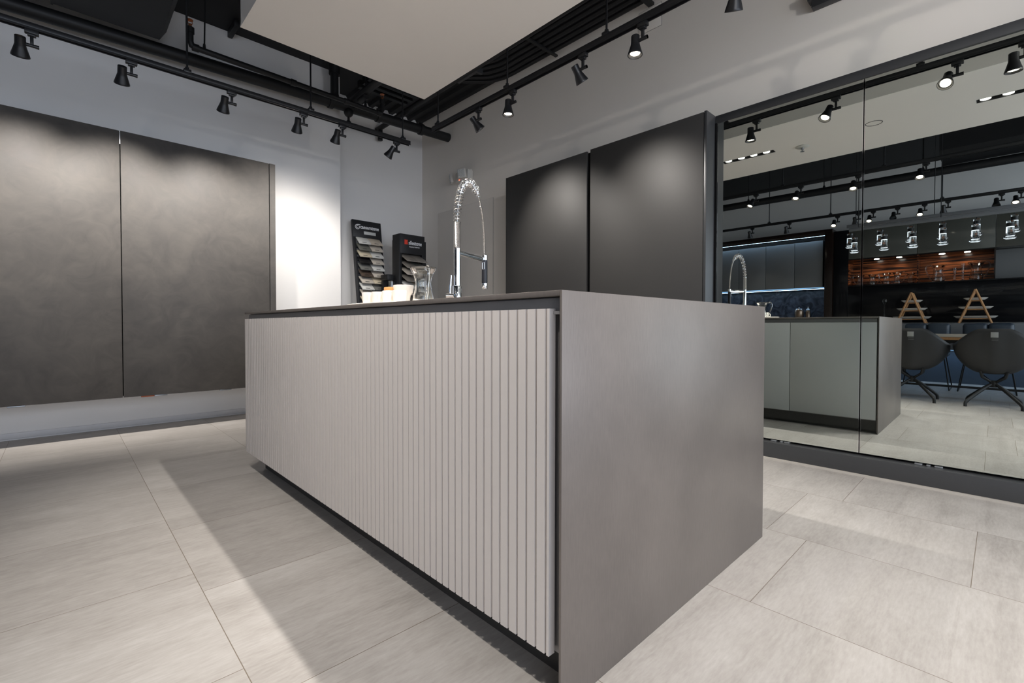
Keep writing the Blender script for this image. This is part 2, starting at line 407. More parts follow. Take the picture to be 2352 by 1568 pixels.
# sides and top
mb.box(PX0, PX0+T, -2.4, PY1, PZ+T, PZ+.36).box(PX1-T, PX1, -2.4, PY1, PZ+T, PZ+.36)
mb.box(PX0, PX1, PY1-T, PY1, PZ+T, PZ+.36).box(PX0, PX1, -2.4, -2.4+T, PZ+T, PZ+.36).box(PX0, PX1, -2.4, PY1, PZ+.35, PZ+.36)
mb.build('box', 'panel', sf)
for (x, y) in ((.95, 2.9), (1.86, 2.9), (.95, 0), (1.86, 0)):
    MB().cyl((x, y, PZ+.36), (x, y, ZC), .005).build('hanger_rod', 'black', sf)
def add_light(kind, name, loc, energy, color, parent, aim=None, size=.03, cone=60, blend=.5):
    l = bpy.data.lights.new(name, kind); l.energy = energy; l.color = color
    if kind == 'SPOT': l.spot_size = math.radians(cone); l.spot_blend = blend; l.shadow_soft_size = size
    if kind == 'POINT': l.shadow_soft_size = size
    if kind == 'AREA': l.shape = 'RECTANGLE'; l.size = size[0]; l.size_y = size[1]
    o = bpy.data.objects.new(name, l); COL.objects.link(o)
    q = Vector((0, 0, -1)).rotation_difference(Vector(aim if aim else (0, 0, -1)).normalized())
    o.rotation_mode = 'QUATERNION'; o.rotation_quaternion = q
    if parent is not None:
        o.parent = parent; o.location = Vector(loc)-rootof(parent).location
    else: o.location = loc
    return o
WARM = (1, .945, .88); NEUT = (1, .955, .90)
def strip_fixture(x, ys, s, label, e, tilt0=False):
    t = thing('recessed_downlight_bar', label, 'downlight', (x, (s[2]+s[3])/2, PZ), 'downlight bars in the floating ceiling')
    mb = MB(); w = .004
    mb.box(s[0], s[1], s[2], s[3], PZ+.05, PZ+.054)
    mb.box(s[0], s[0]+w, s[2], s[3], PZ, PZ+.05).box(s[1]-w, s[1], s[2], s[3], PZ, PZ+.05).box(s[0]+w, s[1]-w, s[2], s[2]+w, PZ, PZ+.05).box(s[0]+w, s[1]-w, s[3]-w, s[3], PZ, PZ+.05)
    mb.build('housing', 'black', t)
    for y in ys:
        MB().cyl((x, y, PZ+.049), (x, y, PZ+.012), .036, .034, 24).build('lamp_body', 'lamp', t)
        MB().cyl((x, y, PZ+.012), (x, y, PZ+.006), .031, .031, 24).build('lens', 'disc', t)
        add_light('SPOT', 'downlight', (x, y, PZ+.001), e, NEUT, t, size=.02, cone=88, blend=.45)
    return t
E_DOWN = 74
strip_fixture(1.4, (2.03, 1.90, 1.78, 1.66), s1, 'black recessed four-lamp downlight bar over the island, nearest the left corner', E_DOWN)
strip_fixture(1.4, (.105, -.017, -.14, -.26), s2, 'black recessed four-lamp downlight bar at the near end of the floating ceiling', E_DOWN)
sp_ = thing('ceiling_sprinkler', 'white disc sprinkler head in the underside of the floating ceiling', 'sprinkler', (1.33, 1.36, PZ-.05))
MB().lathe([(0, 0), (.055, 0), (.06, -.004), (.05, -.01), (0, -.012)], (1.33, 1.36, PZ)).build('escutcheon', 'plate_w', sp_)
MB().cyl((1.33, 1.36, PZ-.01), (1.33, 1.36, PZ-.03), .012).cyl((1.33, 1.36, PZ-.045), (1.33, 1.36, PZ-.049), .018).tube([(1.318, 1.36, PZ-.03), (1.314, 1.36, PZ-.04), (1.33, 1.36, PZ-.046)], .0025, 6).tube([(1.342, 1.36, PZ-.03), (1.346, 1.36, PZ-.04), (1.33, 1.36, PZ-.046)], .0025, 6).build('nozzle', 'alu', sp_)
MB().lathe([(.055, 0), (.058, -.003), (.061, 0), (.058, .001)], (1.49, .78, PZ), closed=True).build('speaker_rim', 'black', None, 'thin dark round rim of a flush speaker in the floating ceiling', 'speaker')

# ------------------------------------------------------------------ track lights
def track(name_label, p0, p1, rods, cat='track rail'):
    x0, y0, z = p0; x1, y1, _ = p1
    t = thing('lighting_track', name_label, 'lighting track', ((x0+x1)/2, (y0+y1)/2, z))
    mb = MB(); w = .018; h = .034
    if abs(x1-x0) > abs(y1-y0):
        mb.box(x0, x1, y0-w, y0+w, z+.006, z+h, .002).box(x0, x1, y0-w, y0-w+.006, z-.004, z+.006).box(x0, x1, y0+w-.006, y0+w, z-.004, z+.006)
    else:
        mb.box(x0-w, x0+w, y0, y1, z+.006, z+h, .002).box(x0-w, x0-w+.006, y0, y1, z-.004, z+.006).box(x0+w-.006, x0+w, y0, y1, z-.004, z+.006)
    mb.build('rail', 'lamp', t)
    for (rx, ry) in rods:
        MB().cyl((rx, ry, z+h), (rx, ry, ZC), .0065, seg=10).build('hanger_rod', 'lamp', t)
        MB().box(rx-.022, rx+.022, ry-.022, ry+.022, z+h-.008, z+h+.016, .004).cyl((rx, ry, z+h+.014), (rx, ry, z+h+.032), .012).build('rod_clamp', 'lamp', t)
    return t
ZT = 2.545
track('long black lighting track hung along the left wall', (-3.0, 3.91, ZT), (2.40, 3.91, ZT), [(.645, 3.91), (1.481, 3.91), (2.326, 3.91), (-.9, 3.91), (-2.2, 3.91)])
track('black lighting track hung along the right wall above the tall cabinets', (2.38, 3.49, ZT), (2.38, -2.2, ZT), [(2.38, 3.417), (2.38, 2.539), (2.38, 1.669), (2.38, .4), (2.38, -.9)])
track('black lighting track over the camera side of the island, seen in the mirror', (.04, 3.4, ZT), (.04, -2.0, ZT), [(.04, 2.75), (.04, 1.9), (.04, .9), (.04, -.9)])
track('black lighting track over the far dining side, seen in the mirror', (-2.15, 3.6, ZT), (-2.15, -2.0, ZT), [(-2.15, 2.732), (-2.15, 1.852), (-2.15, .564), (-2.15, -1)])

def spotlight(x, y, arm, aim, label, group, energy=0, lit=False, cone=55, color=WARM, blend=.7):
    """black track spotlight; arm = 2D direction from stem to head"""
    a = Vector((arm[0], arm[1], 0)).normalized(); z = ZT
    t = thing('track_spotlight', label, 'spotlight', (x, y, z), group)
    A = Vector((x, y, z))
    if abs(a.x) > abs(a.y): MB().box(x-.03, x+.03, y-.016, y+.016, z-.028, z-.002, .003).box(x-.018, x+.018, y-.014, y+.014, z-.04, z-.026, .003).build('track_adapter', 'lamp', t)
    else: MB().box(x-.016, x+.016, y-.03, y+.03, z-.028, z-.002, .003).box(x-.014, x+.014, y-.018, y+.018, z-.04, z-.026, .003).build('track_adapter', 'lamp', t)
    MB().box(x-.0075, x+.0075, y-.0075, y+.0075, z-.10, z-.038, .002).build('stem', 'lamp', t)
    piv = A + Vector((0, 0, -.093))
    MB().cyl(piv-a*.030, piv+a*.028, .0095, seg=16).cyl(piv-a*.030, piv-a*.014, .0105, seg=16).build('pivot_arm', 'lamp', t)
    d = Vector(aim).normalized(); q = Vector((0, 0, -1)).rotation_difference(d)
    hc = piv + a*.047
    R = q.to_matrix().to_4x4()
    prof = [(0, .048), (.028, .048), (.031, .044), (.0315, -.012), (.036, -.03), (.052, -.083), (.0545, -.094), (.0535, -.0965), (.050, -.0965), (.043, -.072), (.030, -.066), (0, -.066)]
    HS = .77; prof = [(a_*HS, b_*HS) for a_, b_ in prof]
    MB().lathe(prof, hc, 28, R).build('lamp_head', 'lamp', t)
    lens = hc + d*.070
    lm = MB(); lm.lathe([(a_*HS, b_*HS) for a_, b_ in ((0, -.082), (.026, -.083), (.036, -.081), (.036, -.076), (0, -.076))], hc, 24, R)
    lm.build('lens', 'lens' if lit or energy else 'glass', t)
    if energy: add_light('SPOT', 'spot_lamp', hc+d*.085, energy, color, t, d, .03, cone, blend)
    return t
g1 = 'spotlights on the left wall track'
EL = 115
for x, aimx, lab in ((-.105, -.02, 'track spotlight farthest left, above the first concrete door'), (.345, .02, 'second track spotlight from the left, above the gap between concrete doors'),
                     (.915, 0, 'third track spotlight from the left, above the second concrete door'), (1.425, .1, 'fourth spotlight from the left on the left wall track, tilted towards the door edge'),
                     (1.745, .0, 'fifth spotlight from the left on the left wall track, before the white wall end')):
    spotlight(x, 3.91, (-1, 0), (aimx, .60, -.82), 'black '+lab, g1, EL*(.34 if x > 1.3 else 1.0), cone=(118 if x > 1.3 else 86), blend=(1 if x > 1.3 else .9))
spotlight(2.262, 3.91, (-.95, .1), (-.36, .45, -.80), 'black spotlight at the right end of the left wall track, tilted left', g1, 75, cone=105, blend=1)
spotlight(-.8, 3.91, (-1, 0), (0, .60, -.82), 'black spotlight of the left wall track beyond the left of the view', g1, EL, cone=86)
g2 = 'spotlights on the right wall track'
spotlight(2.38, 2.868, (0, 1), (.62, -.25, -.80), 'black spotlight at the far end of the right track, tilted to the tall cabinets', g2, 85, cone=80, blend=.95)
spotlight(2.38, 2.480, (0, 1), (-.03, .0, -1), 'lit black spotlight pointing down, farther of the two glowing on the right track', g2, 44, lit=True, cone=55)
spotlight(2.38, 1.845, (0, 1), (.60, -.12, -.78), 'unlit looking black spotlight tilted to the wall, between the two glowing ones', g2, 85, cone=80, blend=.95)
spotlight(2.38, 1.425, (0, 1), (-.03, .0, -1), 'lit black spotlight pointing down, nearer of the two glowing on the right track', g2, 44, lit=True, cone=55)
spotlight(2.38, .875, (0, 1), (.42, .25, -.85), 'black spotlight cropped by the top edge above the mirrored doors', g2, 22, cone=50)
spotlight(2.38, .22, (0, 1), (.62, .1, -.75), 'black spotlight glaring into the mirror, above the second mirrored door', g2, 14, lit=True, cone=60)
spotlight(2.38, -.075, (0, 1), (-.05, .0, -1), 'lit black spotlight nearest the right frame edge in the mirror', g2, 44, lit=True, cone=60)
g3 = 'spotlights over the camera side of the island, in the mirror'
EB = 74
for y, dy, lab in ((2.21, .25, 'farthest'), (1.70, .05, 'second'), (1.13, -.05, 'third'), (.555, 0, 'nearest')):
    spotlight(.04, y, (0, 1), (.42, dy, -.86), 'lit black spotlight over the camera side track, %s from the mirror corner' % lab, g3, EB, lit=True, cone=100, blend=1)
spotlight(.04, -.6, (0, 1), (.25, -.1, -.95), 'lit black spotlight of the camera side track behind the photographer', g3, EB, lit=True, cone=80)
spotlight(2.38, -.95, (0, -1), (.25, .93, -.12), 'added wide black fill spotlight on the right track behind the photographer, brightening the far corner', g2, 60, cone=100, blend=1)  # extra lamp out of view, added to lift the far corner
spotlight(.04, -1.35, (0, -1), (.84, .52, -.10), 'added wide black fill spotlight on the camera side track behind the photographer, brightening the mirror wall', g3, 80, cone=105, blend=1)  # added fill lamp, never in view, brightens the right wall
g4 = 'spotlights on the far track in the mirror'
for i, (y, lit, ax, lab) in enumerate(((3.0, 0, -.5, 'first unlit'), (2.427, 0, -.4, 'second unlit'), (1.759, 1, -.25, 'first glowing'), (1.495, 0, -.5, 'third unlit'),
                                (1.316, 1, -.1, 'second glowing'), (1.036, 0, .6, 'widely tilted'), (.743, 1, -.1, 'third glowing'), (.503, 0, -.4, 'fourth unlit'), (0.0, 0, .4, 'fifth unlit'), (-.17, 1, 0, 'fourth glowing'))):
    spotlight(-2.15, y, (0, 1), ((.55 if lit else ax), 0, -.9), 'black spotlight on the far mirrored track, %s one from the kitchen side' % lab, g4, 16 if lit else (10 if ax < 0 else 0), lit=bool(lit), cone=60)

# ------------------------------------------------------------------ pipes and duct
sp = thing('drain_pipe', 'thick black horizontal pipe running under the ceiling along the left wall', 'pipe', (1.6, 4.8, 3.06))
def zp(x): return 3.063+(x+.28)*.0286
MB().cyl((XF, 4.80, zp(XF)), (XR, 4.80, zp(XR)), .052, seg=24).build('pipe_run', 'black', sp)
for x in (2.02, 2.55, 3.1):
    MB().cyl((x-.022, 4.8, zp(x)), (x+.022, 4.8, zp(x)), .064, seg=24).box(x-.018, x+.018, 4.79, 4.81, zp(x)+.055, zp(x)+.085).build('coupling', 'black', sp)
MB().cyl((2.06, 4.8, zp(2.06)), (2.06, 4.8, ZC), .040, seg=20).cyl((2.06, 4.8, ZC-.12), (2.06, 4.8, ZC), .055, seg=20).cyl((2.06, 4.8, zp(2.06)+.03), (2.06, 4.8, zp(2.06)+.09), .054, .042, seg=20).build('riser', 'black', sp)
MB().cyl((2.235, 4.85, 3.18), (2.225, 2.2, 3.24), .040, seg=20).ball((2.235, 4.84, 3.16), .052).cyl((2.235, 4.60, 3.14), (2.235, 4.45, 3.14), .03, seg=16).build('branch_pipe', 'black', sp)
MB().ball((2.20, 4.78, 3.07), .048).cyl((2.2, 4.78, 3.03), (2.2, 4.78, 2.99), .012).ball((2.2, 4.78, 2.965), .026).build('drain_valve', 'black', sp)
p2 = thing('heating_pipe', 'black pipe crossing under the ceiling beside the floating box corner', 'pipe', (2.9, 4.6, 3.2))
MB().cyl((2.84, 5.38, 3.25), (2.80, 1.6, 3.25), .030, seg=16).build('pipe_run', 'black', p2)
MB().cyl((2.84, 5.30, 3.25), (2.84, 5.30, 3.10), .03, seg=16).build('stub', 'black', p2)
sq = thing('sprinkler_pipe', 'slim black sprinkler pipe with upturned copper heads at both elbows', 'pipe', (1.6, 4.5, 3.0))
MB().tube([(.765, 4.5, 3.20), (.765, 4.5, 3.10), (.775, 4.5, 3.065), (.81, 4.5, 3.055), (1.6, 4.5, 3.045), (2.38, 4.5, 3.035), (2.42, 4.5, 3.045), (2.435, 4.5, 3.08), (2.437, 4.5, 3.18)], .023, 14).build('pipe_run', 'black', sq)
for x, z in ((.765, 3.18), (.80, 3.056), (2.437, 3.16), (2.40, 3.037), (1.55, 3.046), (2.05, 3.04)):
    d = Vector((0, 0, .022)) if x in (.765, 2.437) else Vector((.022, 0, 0))
    MB().cyl(Vector((x, 4.5, z))-d, Vector((x, 4.5, z))+d, .029, seg=16).build('fitting', 'black', sq)
for x, z in ((.765, 3.20), (2.437, 3.18)):
    MB().cyl((x, 4.5, z), (x, 4.5, z+.03), .012).cyl((x, 4.5, z+.058), (x, 4.5, z+.062), .022).tube([(x-.012, 4.5, z+.028), (x-.016, 4.5, z+.045), (x, 4.5, z+.06)], .003, 6).tube([(x+.012, 4.5, z+.028), (x+.016, 4.5, z+.045), (x, 4.5, z+.06)], .003, 6).build('sprinkler_nozzle', 'brass', sq)
for x in (.86, 2.25):
    MB().cyl((x, 4.5, 3.06), (x+.01, 4.5, ZC), .006, seg=8).cyl((x, 4.5, 3.06), (x, 4.5, 3.11), .014, .009, seg=10).build('pipe_hanger', 'black', sq)
dk = thing('air_duct', 'large black rectangular air duct under the ceiling, top left', 'duct', (-1.4, 4.3, 3.09))
MB().prism([(-.02, 3.09), (.585, 3.09), (.63, 3.17), (.61, 3.26), (.60, 3.5), (-.02, 3.5)], 'y', 4.02, 4.64).build('duct_body', 'black', dk)
MB().box(-.03, -.018, 4.01, 4.65, 3.085, 3.5).build('seam_flange', 'black', dk)
MB().box(-3.2, -.02, 4.05, 4.62, 3.10, 3.5).build('duct_body', 'black', dk)
mb = MB().box(-.62, -.035, 4.25, 4.60, 3.088, 3.10, .002)
mb.build('grille_frame', 'plate_w', dk)
mb = MB()
for k in range(7): mb.box(-.56, -.10, 4.30+k*.035, 4.312+k*.035, 3.080, 3.087)
mb.build('grille_blades', 'oak', dk)
fp_ = thing('ceiling_pipe', 'thick black pipe under the ceiling over the dining side, seen in the mirror', 'pipe', (-1.95, .5, 2.9))
MB().cyl((-1.93, 4.0, 2.92), (-1.96, -2.5, 2.90), .055, seg=20).build('pipe_run', 'black', fp_)
for yy in (3.0, 1.9, .75): MB().cyl((-1.95, yy, 2.95), (-1.95, yy, ZC), .007, seg=8).cyl((-1.95, yy, 2.93), (-1.95, yy, 3.0), .03, .012, seg=12).build('pipe_hanger', 'black', fp_)
fd_ = thing('ventilation_duct', 'big black rounded duct hanging beyond the second mirrored track', 'duct', (-1.5, -.6, 2.95))
MB().prism([(-2.02, 3.02), (-1.96, 2.97), (-1.42, 2.97), (-1.36, 3.02), (-1.36, 3.3), (-2.02, 3.3)], 'y', -2.4, .55).build('duct_body', 'black', fd_)
MB().box(-2.04, -1.34, -.7, -.68, 2.965, 3.31).build('seam_flange', 'black', fd_)
# conduit bundle along the right wall
cb = thing('conduit_bundle', 'bundle of black conduits running under the ceiling along the right wall', 'conduits', (3.2, 2.6, 3.4))
for k in range(6):
    x = 3.06+k*.072
    pts = [(x, 0.9, 3.46), (x, 2.0, 3.46), (x, 3.30+k*.05, 3.46), (x-.02, 3.42+k*.05, 3.45), (x-.10, 3.55+k*.05, 3.43), (x-.28, 3.75+k*.04, 3.42), (x-.5, 4.05+k*.02, 3.43)]
    MB().tube(pts, .019, 10).build('conduit', 'black', cb)
MB().box(3.0, 3.48, 1.98, 2.03, 3.425, 3.445).build('strut', 'black', cb)
MB().box(3.0, 3.48, 3.0, 3.03, 3.43, 3.445).build('strut', 'black', cb)
jb = thing('junction_box', 'dark metal junction box under the ceiling beside the right track end', 'electrical box', (2.8, 3.5, 3.38))
MB().box(2.62, 2.98, 3.60, 3.90, 3.32, 3.40, .004).build('box', 'frame', jb)
MB().box(2.58, 3.02, 3.57, 3.60, 3.31, 3.36).build('flange', 'frame', jb)
# flexible ribs top left
fx = thing('flexible_conduits', 'curving black cables hugging the ceiling left of the floating box', 'conduits', (.8, 3.6, 3.5))
for k in range(5):
    yy = 4.15+k*.10
    MB().tube([(.66, yy-.03, 3.50), (.9, yy-.15-.02*k, 3.49), (1.3, yy-.28, 3.49), (2.0, yy-.30, 3.50)], .016, 8).build('conduit', 'black', fx)
MB().box(1.13, 1.17, 4.72, 4.96, 3.48, 3.54, .004).build('joist_bracket', 'black', None, 'black steel joist bracket under the ceiling at the left wall', 'bracket')
mb = MB()
for k in range(4): mb.box(2.36, 2.95, 4.52+k*.11, 4.57+k*.11, 3.42, 3.5)
mb.build('ceiling_strut', 'black', None, 'slotted black struts under the ceiling above the recess', 'strut')
bk = thing('wall_bracket', 'small black metal bracket with a screw, cropped at the top over the mirror', 'bracket', (3.46, .74, 2.84))
MB().box(3.44, 3.495, .60, .865, 2.845, 3.2, .001).build('plate', 'frame', bk)
MB().box(3.43, 3.495, .5, .885, 2.89, 2.93, .001).build('rib', 'frame', bk)
MB().cyl((3.432, .80, 2.872), (3.44, .80, 2.872), .006).build('screw', 'alu', bk)

# ------------------------------------------------------------------ left wall cabinets with concrete doors
DF = 4.60
lc = thing('wall_cabinet', 'wide wall-hung cabinet with two large troweled concrete doors on the left', 'cabinet', (-.1, 4.8, .29))
MB().box(-1.65, 1.42, DF+.024, YL, .300, 2.292).build('carcass', 'gap', lc)
MB().box(-1.65, 1.42, DF+.03, YL, .290, .300).build('underside', 'base', lc)
MB().box(1.372, 1.42, DF, YL, .292, 2.299, .001).build('side_panel', 'concrete', lc, )
MB().box(.335, 1.366, DF, DF+.02, .29, 2.297, .0012).build('door', 'concrete', lc)
MB().box(-1.05, .329, DF, DF+.02, .29, 2.295, .0012).build('door', 'concrete', lc)
MB().box(.3295, .3345, DF+.004, DF+.02, 2.20, 2.285).build('door_catch', 'alu', lc)
for x, mt_ in ((-.27, 'alu'), (.44, 'orange'), (.52, 'alu'), (.97, 'alu')):
    MB().box(x, x+.085, DF+.004, DF+.03, .281, .290, .001).build('bottom_hinge', mt_, lc)
# ------------------------------------------------------------------ right tall cabinet
tc_ = thing('tall_cabinet', 'matte black tall cabinet with two floor-length doors on the right wall', 'cabinet', (3.3, 2.4, .1))
FX = 3.134
MB().box(FX+.022, XR-.004, 1.41, 3.36, .1, 2.262).build('carcass', 'gap', tc_)
MB().box(FX, FX+.02, 2.385, 3.347, .1, 2.270, .001).build('door', 'tall', tc_)
MB().box(FX, FX+.02, 1.412, 2.350, .1, 2.276, .001).build('door', 'tall', tc_)
MB().box(FX, XR-.004, 1.390, 1.408, .0, 2.281, .001).build('side_panel', 'frame', tc_)
MB().box(FX+.002, XR-.004, 3.351, 3.363, .0, 2.272, .001).build('side_panel', 'tall', tc_)
MB().box(FX+.05, XR-.004, 1.41, 3.35, .011, .1).build('plinth', 'tall', tc_)
# ------------------------------------------------------------------ mirrored cabinet
mc = thing('mirrored_cabinet', 'cabinet with two tall frameless mirrored doors in a black frame', 'cabinet', (3.35, .3, .1))
YM0, YM1 = 1.388, -1.2
MB().box(3.305, XR-.004, YM1, YM0, .106, 2.28).build('carcass', 'gap', mc)
MB().box(3.268, 3.305, YM1, YM0, 2.229, 2.281, .0015).build('top_rail', 'frame', mc)
MB().box(3.219, 3.30, YM1, YM0, .011, .105, .0015).build('plinth', 'frame', mc)
MB().box(3.262, 3.305, YM0-.010, YM0, .106, 2.229).build('side_strip', 'gap', mc)
def mdoor(y0, y1):
    # pane bevelled along its edges, turned very slightly on its hinge
    mbm = MB().box(-.0, .006, -(y0-y1)/2, (y0-y1)/2, 0, 2.112)
    o = mbm.build('door', 'mirror', mc, shift=False)
    ym = (y0+y1)/2
    # plane through (3.2757,.6) tilted .0032
    o.location = Vector((3.2757-(ym-.6)*.0032, ym, .1165))-mc.location
    o.rotation_euler = (0, 0, .0032)
    e = MB().box(-.0016, .006, -(y0-y1)/2-.0035, -(y0-y1)/2-.0002, 0, 2.112).box(-.0016, .006, (y0-y1)/2+.0002, (y0-y1)/2+.0035, 0, 2.112).build('glass_edge', 'chrome', o, shift=False)
    b_ = MB().box(.007, .024, -(y0-y1)/2+.002, (y0-y1)/2-.002, .002, 2.11).build('door_back', 'gap', o, shift=False)
mdoor(1.374, .5640); mdoor(.5520, -.30); mdoor(-.305, -1.19)
for yy in (1.0, .955, .925, .30, .26, .22):
    w = .016 if yy in (1.0, .925, .30, .22) else .008
    MB().box(3.262, 3.29, yy-w, yy+w, .1055, .1125, .001).build('floor_latch', 'alu', mc)

# ------------------------------------------------------------------ island
IX0, IX1, IY0, IY1, IT = .770, 2.003, .650, 3.052, .9135
il = thing('kitchen_island', 'large kitchen island with slatted greige front and steel grey waterfall end', 'kitchen island', (1.39, 1.85, 0))
t = .0065
mb = MB()
# sink cut-out kept closed; slab and waterfall mitred
mb.box(IX0, IX1, IY0+t, IY1, IT-.012, IT, .0008)
o = mb.build('worktop', 'steel', il)
MB().box(IX0, IX1, IY0, IY0+t, 0.0, IT, .0008).box(IX0+.07, IX1-.04, IY0+t, IY0+.016, .0, IT-.013).build('end_panel', 'steel', il)
MB().box(IX0+.03, IX1-.025, IY0+.017, IY1-.002, .10, IT-.013).build('carcass', 'channel', il, )
MB().box(IX0+.022, IX0+.03, IY0+.017, IY1-.002, .868, .898).box(IX0+.012, IX0+.03, IY0+.017, IY1-.002, .862, .869).build('handle_channel', 'channel', il)
MB().box(IX1-.03, IX1-.020, IY0+.017, IY1-.002, .862, .898).build('handle_channel', 'channel', il)
MB().box(IX0+.087, IX1-.06, IY0+t+.01, 2.99, 0, .1).build('plinth', 'plinth', il)
MB().box(IX1-.045, IX1-.04, IY0+.017, 2.99, 0.02, .105).build('plinth', 'plinth', il)
# slatted doors
pitch = .0302; y_first = .727
edges = [.6855, 1.265, 1.8665, 2.459, IY1-.001]
for k in range(4):
    a, b_ = edges[k]+(.0012 if k else 0), edges[k+1]-.0012
    poly = []
    # profile in (y, x): front at IX0, grooves .0065 deep, 4.5 mm wide
    gd, gw = .0085, .0066
    ys = []
    n0 = math.ceil((a-.696+.004)/pitch); j = n0
    while .696+j*pitch+gw < b_-.004:
        yy = .696+j*pitch-gw/2
        if yy > a+.004: ys.append(yy)
        j += 1
    front = [(a, IX0)]
    for yy in ys: front += [(yy, IX0), (yy+.0008, IX0+gd), (yy+gw-.0008, IX0+gd), (yy+gw, IX0)]
    front += [(b_, IX0)]
    mb = MB(); bm = mb.bm
    z0, z1 = .1045, .8745
    # quads strip for the face plus body box
    V0 = [bm.verts.new((x, y, z0)) for y, x in front]; V1 = [bm.verts.new((x, y, z1)) for y, x in front]
    BX = IX0+.020
    W0 = [bm.verts.new((BX, y, z0)) for y, x in front]; W1 = [bm.verts.new((BX, y, z1)) for y, x in front]
    n = len(front)
    for i in range(n-1):
        bm.faces.new((V0[i], V0[i+1], V1[i+1], V1[i])); bm.faces.new((W0[i+1], W0[i], W1[i], W1[i+1]))
        bm.faces.new((V1[i], V1[i+1], W1[i+1], W1[i])); bm.faces.new((V0[i+1], V0[i], W0[i], W0[i+1]))
    bm.faces.new((V0[0], V1[0], W1[0], W0[0])); bm.faces.new((V1[-1], V0[-1], W0[-1], W1[-1]))
    mb.build('slatted_door', 'slat', il, smooth=20)
# flat sage doors on the mirror side
for a, b_ in ((.665, 1.261), (1.265, 2.05), (2.054, 3.05)):
    MB().box(IX1-.021, IX1-.002, a, b_, .108, .868, .001).build('back_door', 'sage', il, 'flat grey-green door on the mirror side')
MB().cyl((IX0+.055, IY0+.05, .82), (IX0+.055, IY0+.02, .82), .004).build('screw', 'alu', il)

# ------------------------------------------------------------------ faucet
FC = Vector((1.402, 1.853, IT)); fd = Vector((.963, .270, 0))
ft = thing('spring_faucet', 'tall chrome spring-neck kitchen faucet standing on the island', 'faucet', FC)
def fp(s, z): return Vector((FC.x, FC.y, 0)) + fd*s + Vector((0, 0, z))
MB().lathe([(0, 0), (.026, 0), (.026, .003), (.0215, .004), (.0215, .116), (.020, .119), (0, .119)], FC, 32).build('base', 'chrome', ft)
MB().lathe([(0, .11), (.0158, .11), (.0158, .285), (.0163, .287), (.0163, .302), (0, .303)], FC, 32).build('column', 'chrome', ft)
ctrl = [(0, 1.20), (0, 1.27), (0, 1.34), (.004, 1.40), (.014, 1.45), (.034, 1.505), (.066, 1.547), (.105, 1.562), (.145, 1.548), (.180, 1.512), (.205, 1.462), (.222, 1.40), (.232, 1.34), (.238, 1.28), (.241, 1.21)]
def cr(pts, n=16):
    out = []
    P = [pts[0]]+pts+[pts[-1]]
    for i in range(1, len(P)-2):
        for k in range(n):
            t_ = k/n; a, b2, c, d = P[i-1], P[i], P[i+1], P[i+2]
            out.append(tuple(.5*((2*b2[j])+(-a[j]+c[j])*t_+(2*a[j]-5*b2[j]+4*c[j]-d[j])*t_**2+(-a[j]+3*b2[j]-3*c[j]+d[j])*t_**3) for j in range(len(a))))
    out.append(pts[-1]); return out
path = [fp(s, z) for s, z in cr(ctrl, 14)]
L_ = [0]
for a, b_ in zip(path[:-1], path[1:]): L_.append(L_[-1]+(b_-a).length)
def at(d):
    d = max(0, min(L_[-1]-1e-6, d))
    for i in range(len(L_)-1):
        if L_[i+1] >= d:
            f_ = (d-L_[i])/max(1e-9, (L_[i+1]-L_[i])); p = path[i].lerp(path[i+1], f_); tt = (path[i+1]-path[i]).normalized(); return p, tt
    return path[-1], Vector((0, 0, -1))
# ribbed hose: radius ripples
hp, hr = [], []
d = .12
while d < L_[-1]:
    hp.append(at(d)[0]); hr.append(.0068 if (len(hp) % 2) else .0058); d += .0018
MB().tube(hp, .006, 12, rs=hr).build('hose', 'chrome', ft)
side = fd.cross(Vector((0, 0, 1))).normalized()
def helix(d0, d1, pitch_, rad, wire, seg=14):
    pts = []; d = d0; ph = 0
    while d < d1:
        p, tt = at(d); nn = side; bb = tt.cross(nn)
        pts.append(p + nn*math.cos(ph)*rad(d) + bb*math.sin(ph)*rad(d))
        ph += 2*PI/seg; d += pitch_(d)/seg
    return MB().tube(pts, wire, 6)
helix(.012, .142, lambda d: .0046, lambda d: .0148, .0022, 16).build('tight_coil', 'coil', ft)
helix(.142, .505, lambda d: .0165 if d < .47 else .007, lambda d: .0158+.0032*min(1, (d-.142)/.15)*(1 if d < .46 else max(0, 1-(d-.46)/.045))-(0 if d < .46 else .007*(d-.46)/.045), .0024, 18).build('loose_coil', 'coil', ft)
MB().tube([fp(.01, 1.197), fp(.08, 1.194), fp(.16, 1.192), fp(.232, 1.190)], .0135, 12, flat=.35).build('holder_arm', 'chrome', ft)
hd = fp(.241, 0)
MB().lathe([(0, 1.186), (.0145, 1.186), (.0150, 1.19), (.0150, 1.212), (.012, 1.216), (0, 1.217)], hd, 24).build('collar', 'chrome', ft)
gp = MB().lathe([(0, 1.063), (.0148, 1.063), (.0155, 1.07), (.0152, 1.18), (.0145, 1.186), (0, 1.186)], hd, 28).build('spray_handle', 'grip', ft)
dn = -(Vector((fh.x, fh.y, 0))*.9+r*.45).normalized()
bc = hd+dn*.0148+Vector((0, 0, 1.155))
mb = MB(); sx = dn.cross(Vector((0, 0, 1)))
for a_, b_ in (((-.006, -.018), (.006, -.018)), ((.006, -.018), (.006, .018)), ((.006, .018), (-.006, .018)), ((-.006, .018), (-.006, -.018))):
    mb.cyl(bc+sx*a_[0]+Vector((0, 0, a_[1])), bc+sx*b_[0]+Vector((0, 0, b_[1])), .0015, seg=8)
mb.build('button_rim', 'chrome', gp)
MB().lathe([(0, 1.033), (.0135, 1.033), (.0150, 1.036), (.0150, 1.063), (0, 1.063)], hd, 24).build('spray_tip', 'chrome', ft)
ld = (-r).normalized()
lb = Vector((FC.x, FC.y, .985))
